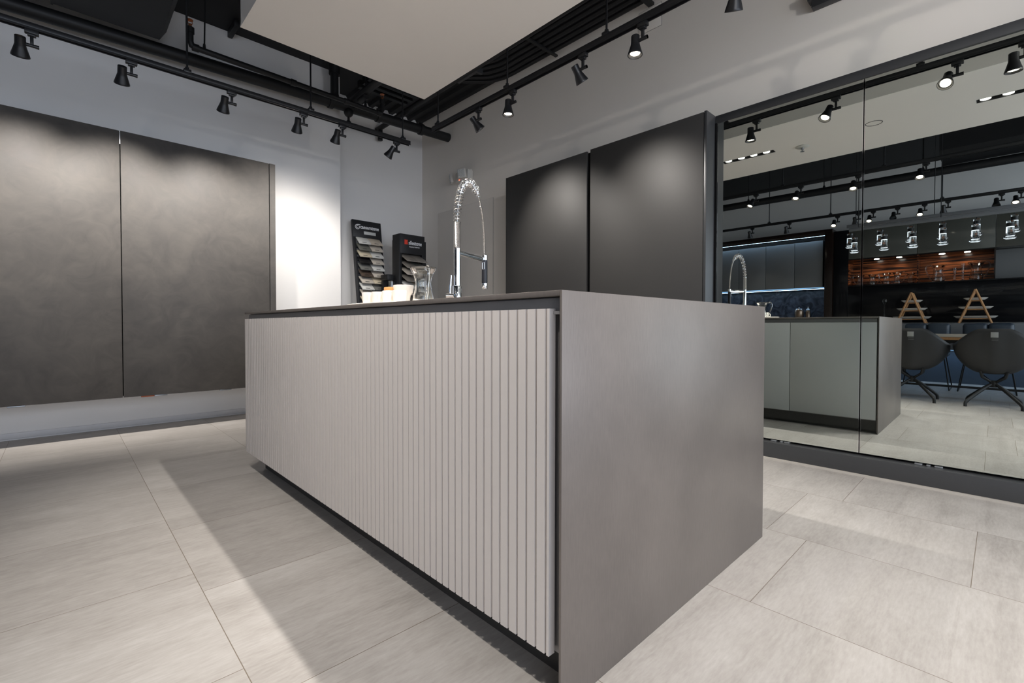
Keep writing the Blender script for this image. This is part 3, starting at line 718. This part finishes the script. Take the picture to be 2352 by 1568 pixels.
MB().cyl(lb+ld*.012, lb+ld*.050, .0115, seg=20).cyl(lb+ld*.050, lb+ld*.054, .0105, seg=20).build('lever_joint', 'chrome', ft)
MB().cyl(lb+ld*.034+Vector((0, 0, .008)), lb+ld*.030+Vector((0, 0, .098)), .0062, .0068, seg=16).build('lever', 'chrome', ft)

# ------------------------------------------------------------------ tray with cups, jar, jug
TZ = IT
mb = MB()
def ellip(cx, cy, rx, ry, prof, seg=48, pw=2.6):
    mb_ = MB(); rings = []
    for rf, z in prof:
        ring = []
        for i in range(seg):
            a = 2*PI*i/seg; c, s_ = math.cos(a), math.sin(a)
            ring.append(mb_.bm.verts.new((cx+(rx+rf)*math.copysign(abs(c)**(2/pw), c), cy+(ry+rf)*math.copysign(abs(s_)**(2/pw), s_), z)))
        rings.append(ring)
    for A, B in zip(rings[:-1], rings[1:]):
        for i in range(seg): mb_.bm.faces.new((A[i], A[(i+1) % seg], B[(i+1) % seg], B[i]))
    mb_.bm.faces.new(rings[0]); mb_.bm.faces.new(rings[-1]); return mb_
ellip(1.10, 1.93, .155, .31, [(-.03, TZ), (-.01, TZ+.003), (0, TZ+.020), (-.003, TZ+.022), (-.006, TZ+.020), (-.018, TZ+.008)]).build('serving_tray', 'china', None, 'flat white oval serving tray on the island worktop under the cups', 'tray')
TB = TZ+.0085
def mug_proto(loc, label):
    t_ = thing('mug', label, 'mug', loc, 'white mugs on the tray')
    l = Vector(loc)
    MB().lathe([(0, 0), (.020, 0), (.024, .004), (.0285, .030), (.031, .062), (.0305, .0635), (.0290, .062), (.0262, .030), (.021, .007), (0, .006)], l, 32).build('body', 'china', t_)
    hpts = []
    for k in range(11):
        a = -PI/2+PI*k/10; hpts.append((l.x, l.y-.027-.017*math.cos(a), l.z+.033+.021*math.sin(a)))
    MB().tube(hpts, .0038, 8, flat=1.6).build('handle', 'china', t_)
    return t_
mug0 = mug_proto((1.005, 1.985, TB), 'white mug at the left end of the tray')
for (x, y), lab in (((1.015, 1.912), 'second white mug from the left on the tray'), ((1.025, 1.838), 'third white mug from the left on the tray'), ((1.035, 1.765), 'white mug on the tray nearest the glass jug')):
    dup(mug0, (x, y, TB), math.radians(-25), lab, 'white mugs on the tray')
mug0.rotation_euler = (0, 0, math.radians(-25))
jr = thing('lidded_jar', 'white lidded jar with an orange cork lid behind the mugs', 'jar', (1.135, 2.02, TB))
MB().lathe([(0, 0), (.034, 0), (.040, .006), (.041, .076), (.0385, .080), (0, .080)], (1.135, 2.02, TB), 32).build('body', 'china', jr)
MB().lathe([(0, .080), (.031, .080), (.032, .083), (.032, .094), (.030, .097), (0, .0975)], (1.135, 2.02, TB), 32).build('cork_lid', 'cork', jr)
bw = thing('bowl', 'wide white bowl on a foot rising behind the mugs beside the jug', 'bowl', (1.135, 1.905, TB))
MB().lathe([(0, 0), (.028, 0), (.030, .04), (.033, .055), (.042, .066), (.047, .098), (.0455, .099), (.040, .07), (.03, .06), (0, .058)], (1.135, 1.905, TB), 36).build('body', 'china', bw)
def jug(loc, label, group=None, s=1.0, hdir=-PI/2, cat='jug'):
    t_ = thing('glass_jug', label, cat, loc, group); l = Vector(loc)
    outer = [(0, 0), (.040, 0), (.046, .006), (.047, .020), (.043, .045), (.036, .080), (.034, .100), (.037, .120), (.046, .145), (.056, .162), (.059, .168)]
    inner = [(.0575, .167), (.053, .156), (.043, .138), (.034, .118), (.0315, .100), (.033, .080), (.040, .046), (.043, .022), (.040, .012), (0, .010)]
    MB().lathe([(a*s, b_*s) for a, b_ in outer+inner], l, 40).build('body', 'glass', t_)
    hd_ = Vector((math.cos(hdir), math.sin(hdir), 0)); pts = []
    for q in ((.050, .155), (.066, .166), (.082, .160), (.090, .140), (.088, .115), (.078, .080), (.064, .050), (.052, .030), (.046, .018)):
        pts.append(tuple(l+hd_*q[0]*s+Vector((0, 0, q[1]*s))))
    pts = cr(pts, 4)
    MB().tube(pts, .0062*s, 10).build('handle', 'glass', t_)
    return t_
jug((1.150, 1.765, TB+.001), 'clear hourglass-shaped glass jug with a handle standing on the tray', None, 1.0, -PI/2-.32)

# ------------------------------------------------------------------ emergency light
el = thing('emergency_light', 'white twin-head emergency light with red indicator on the right wall', 'emergency light', (3.45, 4.42, 2.62))
MB().box(3.42, XR, 4.315, 4.56, 2.545, 2.66, .014).build('housing', 'plate_w', el)
MB().box(3.475, XR, 4.335, 4.365, 2.555, 2.675, .004).build('back_plate', 'plate_w', el)
def head(c, n, nm):
    n = Vector(n).normalized(); q = Vector((-1, 0, 0)).rotation_difference(n).to_matrix().to_4x4()
    mb_ = MB().box(-.022, .015, -.052, .052, -.052, .052, .012); bmesh.ops.transform(mb_.bm, matrix=Matrix.Translation(c)@q, verts=mb_.bm.verts); h_ = mb_.build('lamp_head', 'plate_w', el)
    mb_ = MB()
    mb_.box(-.0245, -.0215, -.045, .045, -.045, .045, .001)
    for i in range(4):
        for j in range(4): mb_.ball((-.024, -.033+i*.022, -.033+j*.022), .009, (.5, 1, 1), 8)
    bmesh.ops.transform(mb_.bm, matrix=Matrix.Translation(c)@q, verts=mb_.bm.verts); mb_.build('lens_array', 'led_dots', h_)
head((3.375, 4.365, 2.605), (-.88, -.42, -.20), 'a'); head((3.42, 4.625, 2.61), (-.80, .55, -.15), 'b')
MB().ball((3.418, 4.475, 2.56), .005, seg=10).build('indicator', 'rled', el)

# ------------------------------------------------------------------ stone sample stands
def cmat(name, c, dark=0, rough=.25, nz=.08, sc=60): return mat(name, rgb(*c), rough, noise=nz, nscale=sc, spec=.5)
SM = [cmat('stone_white', (222, 222, 218), nz=.02), cmat('stone_beige_vein', (196, 184, 168), nz=.12, sc=25), cmat('stone_grey_green', (112, 112, 106)), cmat('stone_light_beige', (205, 196, 184)),
      cmat('stone_cream', (214, 202, 178)), cmat('stone_black', (34, 34, 36)), cmat('stone_mid_grey', (122, 122, 118)), cmat('stone_marbled_brown', (84, 72, 64), nz=.5, sc=30), cmat('stone_taupe', (146, 140, 132))]
LN = ['white', 'beige veined', 'grey-green', 'light beige', 'cream', 'black', 'mid grey', 'marbled brown', 'taupe grey']
lean = math.atan(.152)
t1 = thing('sample_stand', 'tall black leaning display stand with white lettering full of stone samples', 'display stand', (2.63, 4.93, 0))
t1.rotation_euler = (-lean, 0, 0)
W = .182; HT = 2.098
def loc1(mb_, nm, m_, parent=t1): return mb_.build(nm, m_, parent, shift=False)
fr = MB().box(-W, -W+.030, 0, .035, 0, HT, .002).box(W-.030, W, 0, .035, 0, HT, .002)
loc1(fr, 'frame', 'rack')
hdr = loc1(MB().box(-W+.0005, W-.0005, -.002, .035, HT-.205, HT+.001, .002), 'header', 'rack')
loc1(MB().box(-W+.03, W-.03, .028, .034, 0, HT-.2), 'back_sheet', 'side')
MB().box(-.045, .105, -.0035, -.0015, HT-.165, HT-.128, .0005).build('sticker', 'paper', hdr, 'white product sticker', shift=False)
RX = Matrix.Rotation(PI/2, 4, 'X')
text_obj('lettering', 'caesarstone', .062, 'ink', Matrix.Translation((-.088, -.0035, HT-.098)) @ RX, hdr, 'white lettering', bold=.0012, xs=.80)
mb = MB()
c0 = Vector((-.122, -.003, HT-.083))
def ring(mb_, c, R_, w, a0, a1, n=30):
    pts = [c+Vector((math.cos(a0+(a1-a0)*k/n)*R_, 0, math.sin(a0+(a1-a0)*k/n)*R_)) for k in range(n+1)]
    mb_.tube(pts, w, 6)
ring(mb, c0, .026, .0036, .9, 2*PI+.5); ring(mb, c0, .0125, .0032, .8, 2*PI-.8)
mb.tube([c0+Vector((-.012, 0, .024)), c0+Vector((.01, 0, .030)), c0+Vector((.038, 0, .029))], .0034, 6)
mb.build('emblem', 'ink', hdr, 'white ring emblem', shift=False)
rows = [(0, 1), (2, 3), (4, 0), (5, 3), (6, 0), (7, 3), (3, 4), (0, 6), (3, 2), (4, 0), (6, 3)]
RW = t1.matrix_basis.copy()
bpy.context.view_layer.update()
RL = Matrix.Translation(t1.location) @ Matrix.Rotation(-lean, 4, 'X')
ord_ = ['top', 'second', 'third', 'fourth', 'fifth', 'sixth', 'seventh', 'eighth', 'ninth', 'tenth', 'eleventh']
def sample(T_, mi, label, group, w, h, th=.014):
    o = bpy.data.objects.new('stone_sample', None); COL.objects.link(o); o.matrix_world = T_; o.matrix_basis = T_
    tag(o, label, 'stone sample', group)
    MB().box(-w/2+.002, w/2-.002, -th, 0, 0, h, .002).build('slab', SM[mi], o, shift=False)
    MB().box(-.032, .018, -th-.0012, -th+.001, .012, .021).build('name_tag', 'tag', o, shift=False)
for i, (a, b_) in enumerate(rows):
    zt = HT-.245-i*.0775
    for k, mi in ((0, a), (1, b_)):
        x = -.0755 if k == 0 else .0755
        hgt = .125
        # slab hangs from (y=.012) at top, leans outwards at the bottom
        ang = math.radians(42)
        T_ = RL @ Matrix.Translation((x, .012-math.sin(ang)*hgt, zt-math.cos(ang)*hgt+.03)) @ Matrix.Rotation(-ang, 4, 'X')
        sample(T_, mi, '%s stone sample in the left stand, %s row, %s column' % (LN[mi], ord_[i], 'left' if k == 0 else 'right'), 'stone samples in the left stand', .151, hgt)
    loc1(MB().box(-W+.03, W-.03, -.020, .028, zt-.085, zt-.080), 'shelf', 'rack')
t2 = thing('sample_stand', 'black upright display stand with red square mark and stone samples', 'display stand', (2.95, 4.90, 0))
X0, X1, Y0, Y1, Z1 = 2.777, 3.115, 4.75, 4.90, 1.887
MB().box(X0, X0+.035, Y0, Y1, 0, Z1-.002, .002).box(X1-.035, X1, Y0, Y1, 0, Z1-.002, .002).box(X0+.035, X1-.035, Y1-.02, Y1, 0, Z1-.002).build('frame', 'rack', t2)
h2 = MB().box(X0+.010, X1-.004, Y0-.004, Y1-.03, 1.665, Z1, .002).build('header', 'rack', t2)
MB().box(X1-.01, X1+.045, Y0+.04, Y1+.06, 0, Z1-.05, .002).box(X0+.03, X1, Y1, Y1+.06, 0, Z1-.05, .002).build('rear_box', 'rack', t2)
l2 = Vector(t2.location)
def tx(name, body, size, x, z, bold, xs, m_='ink', lab='white lettering'):
    return text_obj(name, body, size, m_, Matrix.Translation(Vector((x, Y0-.0055, z))-l2) @ RX, h2, lab, bold=bold, xs=xs)
tx('lettering', 'silestone', .064, X0+.118, 1.772, .0012, .78)
tx('small_lettering', 'Designed by COSENTINO', .018, X0+.125, 1.742, .0003, .72)
MB().prism([(X0+.065, 1.770), (X0+.108, 1.770), (X0+.108, 1.785), (X0+.103, 1.797), (X0+.108, 1.822), (X0+.065, 1.822)], 'y', Y0-.0065, Y0-.003).build('emblem', 'red', h2, 'red square emblem')
rows2 = [(8, 8), (8, 2), (3, 4), (8, 3), (0, 4), (3, 0), (8, 3)]
for i, (a, b_) in enumerate(rows2):
    for k, mi in ((0, a), (1, b_)):
        x = X0+.102 if k == 0 else X0+.236
        hgt = .20; ang = math.radians(62)
        T_ = Matrix.Translation((x, Y0+.06-math.sin(ang)*hgt, 1.665-i*.076-math.cos(ang)*hgt-.01)) @ Matrix.Rotation(-ang, 4, 'X')
        sample(T_, mi, '%s stone sample in the right stand, %s row, %s column' % (LN[mi], ord_[i], 'left' if k == 0 else 'right'), 'stone samples in the right stand', .134, hgt, .013)
bs = thing('brochure_stand', 'low black brochure stand between the two sample stands', 'brochure stand', (2.74, 5.0, 0))
MB().box(2.69, 2.77, 4.86, 5.02, 1.36, 1.425, .003).box(2.70, 2.765, 4.98, 5.02, 0, 1.36).build('body', 'rack', bs)
MB().lathe([(.035, 0), (.035, .16), (.033, .16), (.033, 0)], (2.735, 4.84, 1.18), closed=True).build('clear_holder', 'glass', bs)
mb = MB()
for k in range(3): mb.cyl((2.719+k*.016, 4.84, 1.16), (2.719+k*.016, 4.84, 1.30), .003, seg=8)
mb.build('pen', 'ink', bs)

# ================================================================== behind the camera (seen in the mirror)
# kitchen niche on the far wall
KX = -3.0
kf = thing('kitchen_surround', 'dark wood frame around the built-in kitchen wall in the mirror', 'cabinet frame', (-3.2, 3.1, 0))
MB().box(KX-.45, KX+.05, 1.99, 2.10, 0, 2.50, .003).build('jamb', 'ebony', kf)
MB().box(KX-.45, KX+.05, 2.10, 4.6, 2.41, 2.50, .003).build('header', 'ebony', kf)
mb_ys = [4.5, 4.02, 3.533, 3.048, 2.571, 2.135]
wc = thing('upper_cabinet', 'row of taupe grey upper cabinet doors over the lit backsplash in the mirror', 'cabinet', (-3.2, 3.2, 1.51))
MB().box(KX-.42, KX-.022, 2.11, 4.52, 1.525, 2.32).build('carcass', 'gap', wc)
for a, b_ in zip(mb_ys[:-1], mb_ys[1:]): MB().box(KX-.02, KX, b_+.003, a-.003, 1.52, 2.325, .001).build('door', 'kdoor', wc)
MB().box(KX-.022, KX-.012, 2.115, 4.5, 1.506, 1.516).build('light_strip', 'blue', wc)
add_light('AREA', 'strip_light', (KX-.1, 3.2, 1.495), 9, (.45, .68, 1), wc, size=(.1, 2.3))
add_light('AREA', 'cove_light', (KX+.02, 3.2, 2.40), 5, (.45, .68, 1), wc, (-.1, 0, -1), size=(.05, 2.2))
wk = thing('kitchen_worktop', 'dark kitchen worktop and base cabinets under the blue lit backsplash', 'worktop', (-3.2, 3.2, 0))
MB().box(KX-.42, KX+.03, 2.105, 4.5, .88, .915, .002).build('top', 'splash', wk)
MB().box(KX-.42, KX, 2.105, 4.5, .1, .88).build('base_cabinet', 'kdoor', wk)
MB().box(KX-.44, KX-.42, 2.105, 4.5, .915, 1.52).build('backsplash', 'splash', wk)
sg = thing('sugar_pot', 'round copper sugar pot with lidded knob on the mirrored kitchen worktop', 'pot', (-2.93+.0, 2.46, .915))
MB().lathe([(0, 0), (.055, 0), (.072, .03), (.072, .12), (.065, .15), (.06, .158), (0, .158)], (-3.05, 2.50, .98)).build('body', 'copper', sg)
MB().lathe([(0, .158), (.058, .158), (.05, .172), (.008, .176), (.006, .186), (.014, .196), (0, .205)], (-3.05, 2.50, .98)).build('lid', 'alu', sg)
MB().lathe([(0, -.065), (.06, -.065), (.055, 0), (0, 0)], (-3.05, 2.50, .98)).build('foot', 'copper', sg)
sh = thing('salt_shaker', 'slim metal shaker beside the copper pot on the mirrored kitchen worktop', 'shaker', (-3.05, 2.36, .915))
MB().lathe([(0, 0), (.035, 0), (.038, .02), (.036, .19), (.03, .2), (0, .2)], (-3.05, 2.36, .915)).build('body', 'copper', sh)
MB().lathe([(0, .2), (.03, .2), (.034, .21), (.02, .235), (.012, .24), (.014, .262), (0, .27)], (-3.05, 2.36, .915)).build('cap', 'alu', sh)

# niche wall, right of the kitchen
NX = -3.05
nw = thing('niche_wall_unit', 'dark glossy wall unit with a lit zebra-wood niche in the mirror', 'wall unit', (-3.3, .2, .9))
MB().box(NX-.5, NX, 1.78, 1.985, 0, 2.46, .002).build('end_panel', 'gloss', nw)
MB().box(NX-.02, NX, -1.6, 1.775, .90, 1.50, .002).build('back_panel', 'gloss', nw)
MB().box(NX-.45, NX+.015, -1.6, 1.775, 1.502, 1.520, .001).build('shelf', 'gloss', nw)
MB().box(NX-.36, NX-.34, .055, 1.775, 1.52, 1.95).build('niche_back', 'zebrano', nw)
MB().box(NX-.34, NX, .045, .060, 1.52, 1.95).build('niche_side', 'ebony', nw)
MB().box(NX-.34, NX, 1.765, 1.778, 1.52, 1.95).build('niche_side', 'zebrano', nw)
MB().box(NX-.34, NX-.05, .885, .90, 1.52, 1.95).build('niche_divider', 'zebrano', nw)
MB().box(NX-.36, NX, .045, 1.778, 1.95, 1.962).build('niche_top', 'gloss', nw)
MB().box(NX-.36, NX-.3, -1.6, .045, 1.52, 1.96).build('open_niche', 'kdoor', nw)
for a, b_ in ((1.775, .90), (.895, .05), (.045, -.8)):
    MB().box(NX-.36, NX+.002, b_, a, 1.966, 2.46, .001).build('upper_door', 'olive', nw)
for yy in (1.42, 1.13, .62, .34):
    MB().cyl((NX-.16, yy, 1.944), (NX-.16, yy, 1.950), .035, seg=24).build('puck_light', 'puck', nw)
    add_light('SPOT', 'puck_lamp', (NX-.17, yy, 1.94), 4.5, NEUT, nw, (-.3, 0, -1), .03, 110, .6)
def nj(y, s, h, lab, x=NX-.17): return jug((x, y, 1.5205), lab, 'glass jugs in the mirrored niche', s, h)
nj(1.64, 1.1, PI/2, 'small glass jug at the kitchen end of the mirrored niche')
nj(1.475, 1.1, -PI/2, 'glass jug second from the kitchen end of the mirrored niche')
nj(1.29, 1.15, PI/2, 'tapering glass jug under the first pair of niche lights')
nj(1.15, 1.15, -PI/2, 'slanted glass jug left of the niche divider pair')
nj(.985, 1.0, -PI/2, 'glass jug just before the niche divider')
nj(.66, 1.6, PI/2, 'round bellied glass jug just past the niche divider')
nj(.245, 1.6, -PI/2, 'large glass pitcher at the right end of the mirrored niche')
def carafe(y, h, lab):
    MB().lathe([(0, 0), (.045, 0), (.045, .004), (.014, .02), (.010, .06), (.012, .10), (.022, h*.8), (.026, h), (.024, h), (.019, h*.8), (.009, .11), (0, .10)], (NX-.15, y, 1.521), 24).build('glass_vase', 'glass', None, lab, 'vase', 'slim glass vases in the mirrored niche')
carafe(.475, .20, 'shorter slim glass vase in the mirrored niche'); carafe(.385, .26, 'taller slim glass vase in the mirrored niche')

# sideboard
sb = thing('sideboard', 'grey floating sideboard behind the dining table in the mirror', 'sideboard', (-2.82, 0, .1))
MB().box(-3.04, -2.62, -1.6, 1.60, .50, .885, .003).build('body', 'side', sb)
MB().box(-3.04, -2.95, -1.6, 1.60, .0, .50).build('recessed_base', 'leather', sb)
MB().box(-2.90, -2.88, -1.55, 1.55, .485, .498).build('light_strip', 'blue', sb)
add_light('AREA', 'strip_light', (-2.8, 0.2, .48), 9, (.5, .7, 1), sb, size=(.08, 3.0))
# wooden tiered stands
def etagere(yc, h, lab, plates, xx=-2.80, wy=.165):
    t_ = thing('tiered_stand', lab, 'tiered stand', (xx, yc, .886), 'wooden tiered plate stands in the mirror')
    top = .886+h
    for sx_ in (-.12, .12):
        for sy in (-1, 1):
            MB().tube([(xx+sx_, yc+sy*wy, .887), (xx+sx_*.9, yc, top)], .013, 8).build('leg', 'oak', t_)
    MB().cyl((xx-.10, yc, top-.01), (xx+.10, yc, top-.01), .012, seg=12).build('top_dowel', 'oak', t_)
    for f_ in (.14, .42, .68):
        w = wy*(1-f_); z = .886+h*f_
        MB().cyl((xx-.09, yc-w, z-.006), (xx-.09, yc+w, z-.006), .006, seg=8).cyl((xx+.09, yc-w, z-.006), (xx+.09, yc+w, z-.006), .006, seg=8).build('crossbar', 'oak', t_)
        rx = [.215, .17, .115][[.14, .42, .68].index(f_)]
        ellip(xx, yc, .08, rx, [(-.06, z+.001), (-.02, z+.006), (.012, z+.032), (.010, z+.035), (.002, z+.028), (-.02, z+.012)], 36, 2.4).build('oval_plate', 'china', None, 'white oval plate on the %s, %s tier' % (plates, {.14: 'bottom', .42: 'middle', .68: 'top'}[f_]), 'plate', 'white plates on the tiered stands')
etagere(.925, .46, 'wooden A-frame plate stand nearer the kitchen, seen in the mirror', 'kitchen-side tiered stand')
etagere(.235, .475, 'wooden A-frame plate stand nearer the right frame edge, in the mirror', 'right-hand tiered stand')
MB().lathe([(0, 0), (.035, 0), (.035, .01), (.009, .03), (.010, .30), (.026, .33), (.030, .355), (.022, .38), (0, .39)], (-2.85, 1.26, .886), 24).build('glass_decanter', 'glass', None, 'tall slim glass decanter on the mirrored sideboard', 'decanter')

# dining table
dt = thing('dining_table', 'long dining table with pale top and oak edge in the mirror', 'dining table', (-1.35, -.1, 0))
MB().box(-1.75, -.95, -1.5, 1.15, .712, .742, .002).build('tabletop', 'tabletop', dt)
MB().box(-1.74, -.96, -1.49, 1.14, .68, .711, .002).build('edge', 'oak', dt)
MB().box(-1.68, -1.02, -1.4, 1.05, .64, .68).build('apron', 'black', dt)
for yy in (.98, -1.3):
    MB().tube([(-1.65, yy, .64), (-1.65, yy, .03), (-1.05, yy, .03), (-1.05, yy, .64)], .02, 8).build('leg_frame', 'black', dt)
MB().box(-1.37, -1.33, -1.3, .98, .09, .115).build('stretcher', 'black', dt)

# shell chairs
def shell_chair(loc, rz, label):
    t_ = thing('shell_chair', label, 'chair', (0, 0, 0), 'charcoal shell chairs at the mirrored table')
    mb_ = MB(); bm = mb_.bm; NP, NT = 41, 14; grid = []
    for i in range(NP):
        ph = math.radians(-138+276*i/(NP-1)); a = abs(math.degrees(ph))
        def sm(e0, e1, v): q = max(0, min(1, (v-e0)/(e1-e0))); return q*q*(3-2*q)
        zt = .815-.165*sm(26, 78, a)-.035*sm(78, 110, a)-.13*sm(112, 138, a)
        R_ = .205+.095*sm(15, 75, a)-.02*sm(100, 138, a)
        row = []
        for j in range(NT):
            tt = j/(NT-1)
            rad = (.10+(R_-.10)*math.sin(tt*PI/2)**.8) + .02*tt
            z = .345+(zt-.345)*(tt**1.3)
            # back side (phi=0) is +x
            row.append(bm.verts.new((math.cos(ph)*rad*1.0, math.sin(ph)*rad*1.0, z)))
        grid.append(row)
    for i in range(NP-1):
        for j in range(NT-1): bm.faces.new((grid[i][j], grid[i+1][j], grid[i+1][j+1], grid[i][j+1]))
    cv = bm.verts.new((0, 0, .336)); cf = bm.verts.new((-.20, 0, .40))
    for i in range(NP-1): bm.faces.new((cv, grid[i+1][0], grid[i][0]))
    bm.faces.new((cv, grid[0][0], grid[NP-1][0]))
    sh_ = mb_.build('shell', 'shell', t_, smooth=80)
    so = sh_.modifiers.new('thick', 'SOLIDIFY'); so.thickness = .012
    MB().lathe([(0, .43), (.15, .43), (.165, .445), (.16, .46), (.12, .468), (0, .468)], (-.03, 0, 0), 32).build('seat', 'leather', t_)
    MB().box(.2275, .2315, -.028, .028, .725, .780, .001).build('badge', 'tagg', sh_, 'light grey square badge')
    MB().box(.229, .2325, -.028, .02, .709, .711).box(.229, .2325, -.028, .02, .692, .694).build('badge_text', 'tagg', sh_)
    MB().cyl((0, 0, .20), (0, 0, .27), .032, seg=20).build('column', 'black', t_)
    for k in range(4):
        a = PI/4+k*PI/2; c, s_ = math.cos(a), math.sin(a)
        MB().tube([(c*.02, s_*.02, .25), (c*.12, s_*.12, .31), (c*.14, s_*.14, .372)], .013, 8).build('seat_bracket', 'black', t_)
        MB().tube(cr([(c*.015, s_*.015, .235), (c*.10, s_*.10, .185), (c*.24, s_*.24, .085), (c*.285, s_*.285, .045), (c*.29, s_*.29, .0)], 4), .016, 8, flat=.8).build('leg', 'black', t_)
    t_.location = loc; t_.rotation_euler = (0, 0, rz); return t_
sc1 = shell_chair((-.52, .69, 0), 0, 'charcoal shell chair beside the mirrored island end, back to the mirror')
def dupc(root, loc, rz, lab, grp):
    r_ = dup(root, loc, rz, lab, grp); return r_
dupc(sc1, (-.50, .035, 0), 0, 'charcoal shell chair nearest the right frame edge, back to the mirror', 'charcoal shell chairs at the mirrored table')

# cushioned chairs on the far side
def cushion_chair(y, lab):
    t_ = thing('cushioned_chair', lab, 'chair', (-2.05, y, 0), 'blue leather chairs beyond the mirrored table')
    for i in (0, 1):
        MB().box(-2.27, -2.15, y-.24+i*.24, y+i*.24, .66, .885, .045, 4).build('back_cushion', 'leather', t_)
    MB().box(-2.26, -1.80, y-.24, y+.24, .43, .50, .03, 3).build('seat_cushion', 'leather', t_)
    MB().box(-2.29, -2.25, y-.24, y+.24, .48, .86, .01).build('back_frame', 'black', t_)
    for s_ in (-1, 1):
        MB().tube([(-1.84, y+s_*.20, .43), (-1.74, y+s_*.26, .008), (-2.30, y+s_*.26, .008), (-2.20, y+s_*.20, .43)], .007, 8).build('sled_leg', 'black', t_)
    return t_
cushion_chair(.70, 'dark blue leather cushioned chair beyond the table, nearer the kitchen')
cushion_chair(.10, 'dark blue leather cushioned chair beyond the table, nearer the right frame edge')

# pendants
def rail(x, z, y0, lab):
    t_ = thing('pendant_rail', lab, 'lamp rail', (x, y0, z), 'rails of the glass pendants in the mirror')
    MB().box(x-.018, x+.018, -1.0, y0, z, z+.04, .002).build('rail', 'side', t_)
    for y in (y0-.1, y0-.9, y0-1.7): MB().cyl((x, y, z+.04), (x, y, ZC), .004, seg=8).build('hanger_rod', 'black', t_)
    t_.location = t_.location
    return t_
rail(-1.3, 2.19, 1.48, 'long grey lamp rail over the dining table, farther of the two')
rail(-1.0, 2.09, 1.40, 'long grey lamp rail over the dining table, nearer of the two')
def pendant():
    t_ = thing('glass_pendant', 'clear glass pendant lamp', 'pendant lamp', (0, 0, 0))
    MB().cyl((0, 0, 0), (0, 0, .07), .003, seg=8).build('cord', 'black', t_)
    MB().lathe([(0, 0), (.030, 0), (.032, -.004), (.032, -.022), (0, -.022)]).build('glass_cap', 'glass', t_)
    MB().lathe([(0, -.023), (.030, -.023), (.030, -.062), (0, -.062)]).build('socket', 'black', t_)
    MB().lathe([(.033, -.063), (.034, -.12), (.042, -.165), (.050, -.18), (.050, -.192), (.03, -.20), (0, -.20), (0, -.188), (.028, -.186), (.040, -.176), (.034, -.16), (.028, -.12), (.028, -.063)], closed=False).build('glass_shade', 'glass', t_)
    MB().lathe([(0, -.063), (.026, -.063), (.026, -.069), (0, -.069)]).build('led_disc', 'pend', t_)
    return t_
P0 = pendant()
EP = 14
ordn = ['first', 'second', 'third', 'fourth', 'fifth', 'sixth']
first = True
for i, y in enumerate((1.464, 1.134, .823, .522, .223, -.082)):
    l_ = (-1.3, y-.02, 2.11); lab = 'clear glass pendant lamp on the farther rail, %s from the kitchen side' % ordn[i]
    if first: P0.location = l_; P0['label'] = lab; P0['group'] = 'glass pendants on the farther rail'; first = False
    else: dup(P0, l_, 0, lab, 'glass pendants on the farther rail')
for i, y in enumerate((1.34, 1.03, .75, .48, .207, -.067)):
    dup(P0, (-1.0, y, 2.0), 0, 'clear glass pendant lamp on the nearer rail, %s from the kitchen side' % ordn[i], 'glass pendants on the nearer rail')

# ------------------------------------------------------------------ assumed window fill and world
w = bpy.data.worlds.new('world'); S.world = w; w.use_nodes = True
bg = w.node_tree.nodes['Background']; bg.inputs[0].default_value = (.62, .74, 1, 1); bg.inputs[1].default_value = 1.0
add_light('AREA', 'assumed_window_fill', (-.2, YB-.05, 1.65), 230, (.80, .88, 1), None, (0, 1, -.05), (6.6, 2.6))  # bluish fill from an unseen, assumed window, added to lift the walls

S.view_settings.view_transform = 'Standard'; S.view_settings.look = 'None'; S.view_settings.gamma = 1
S.view_settings.exposure = -0.37
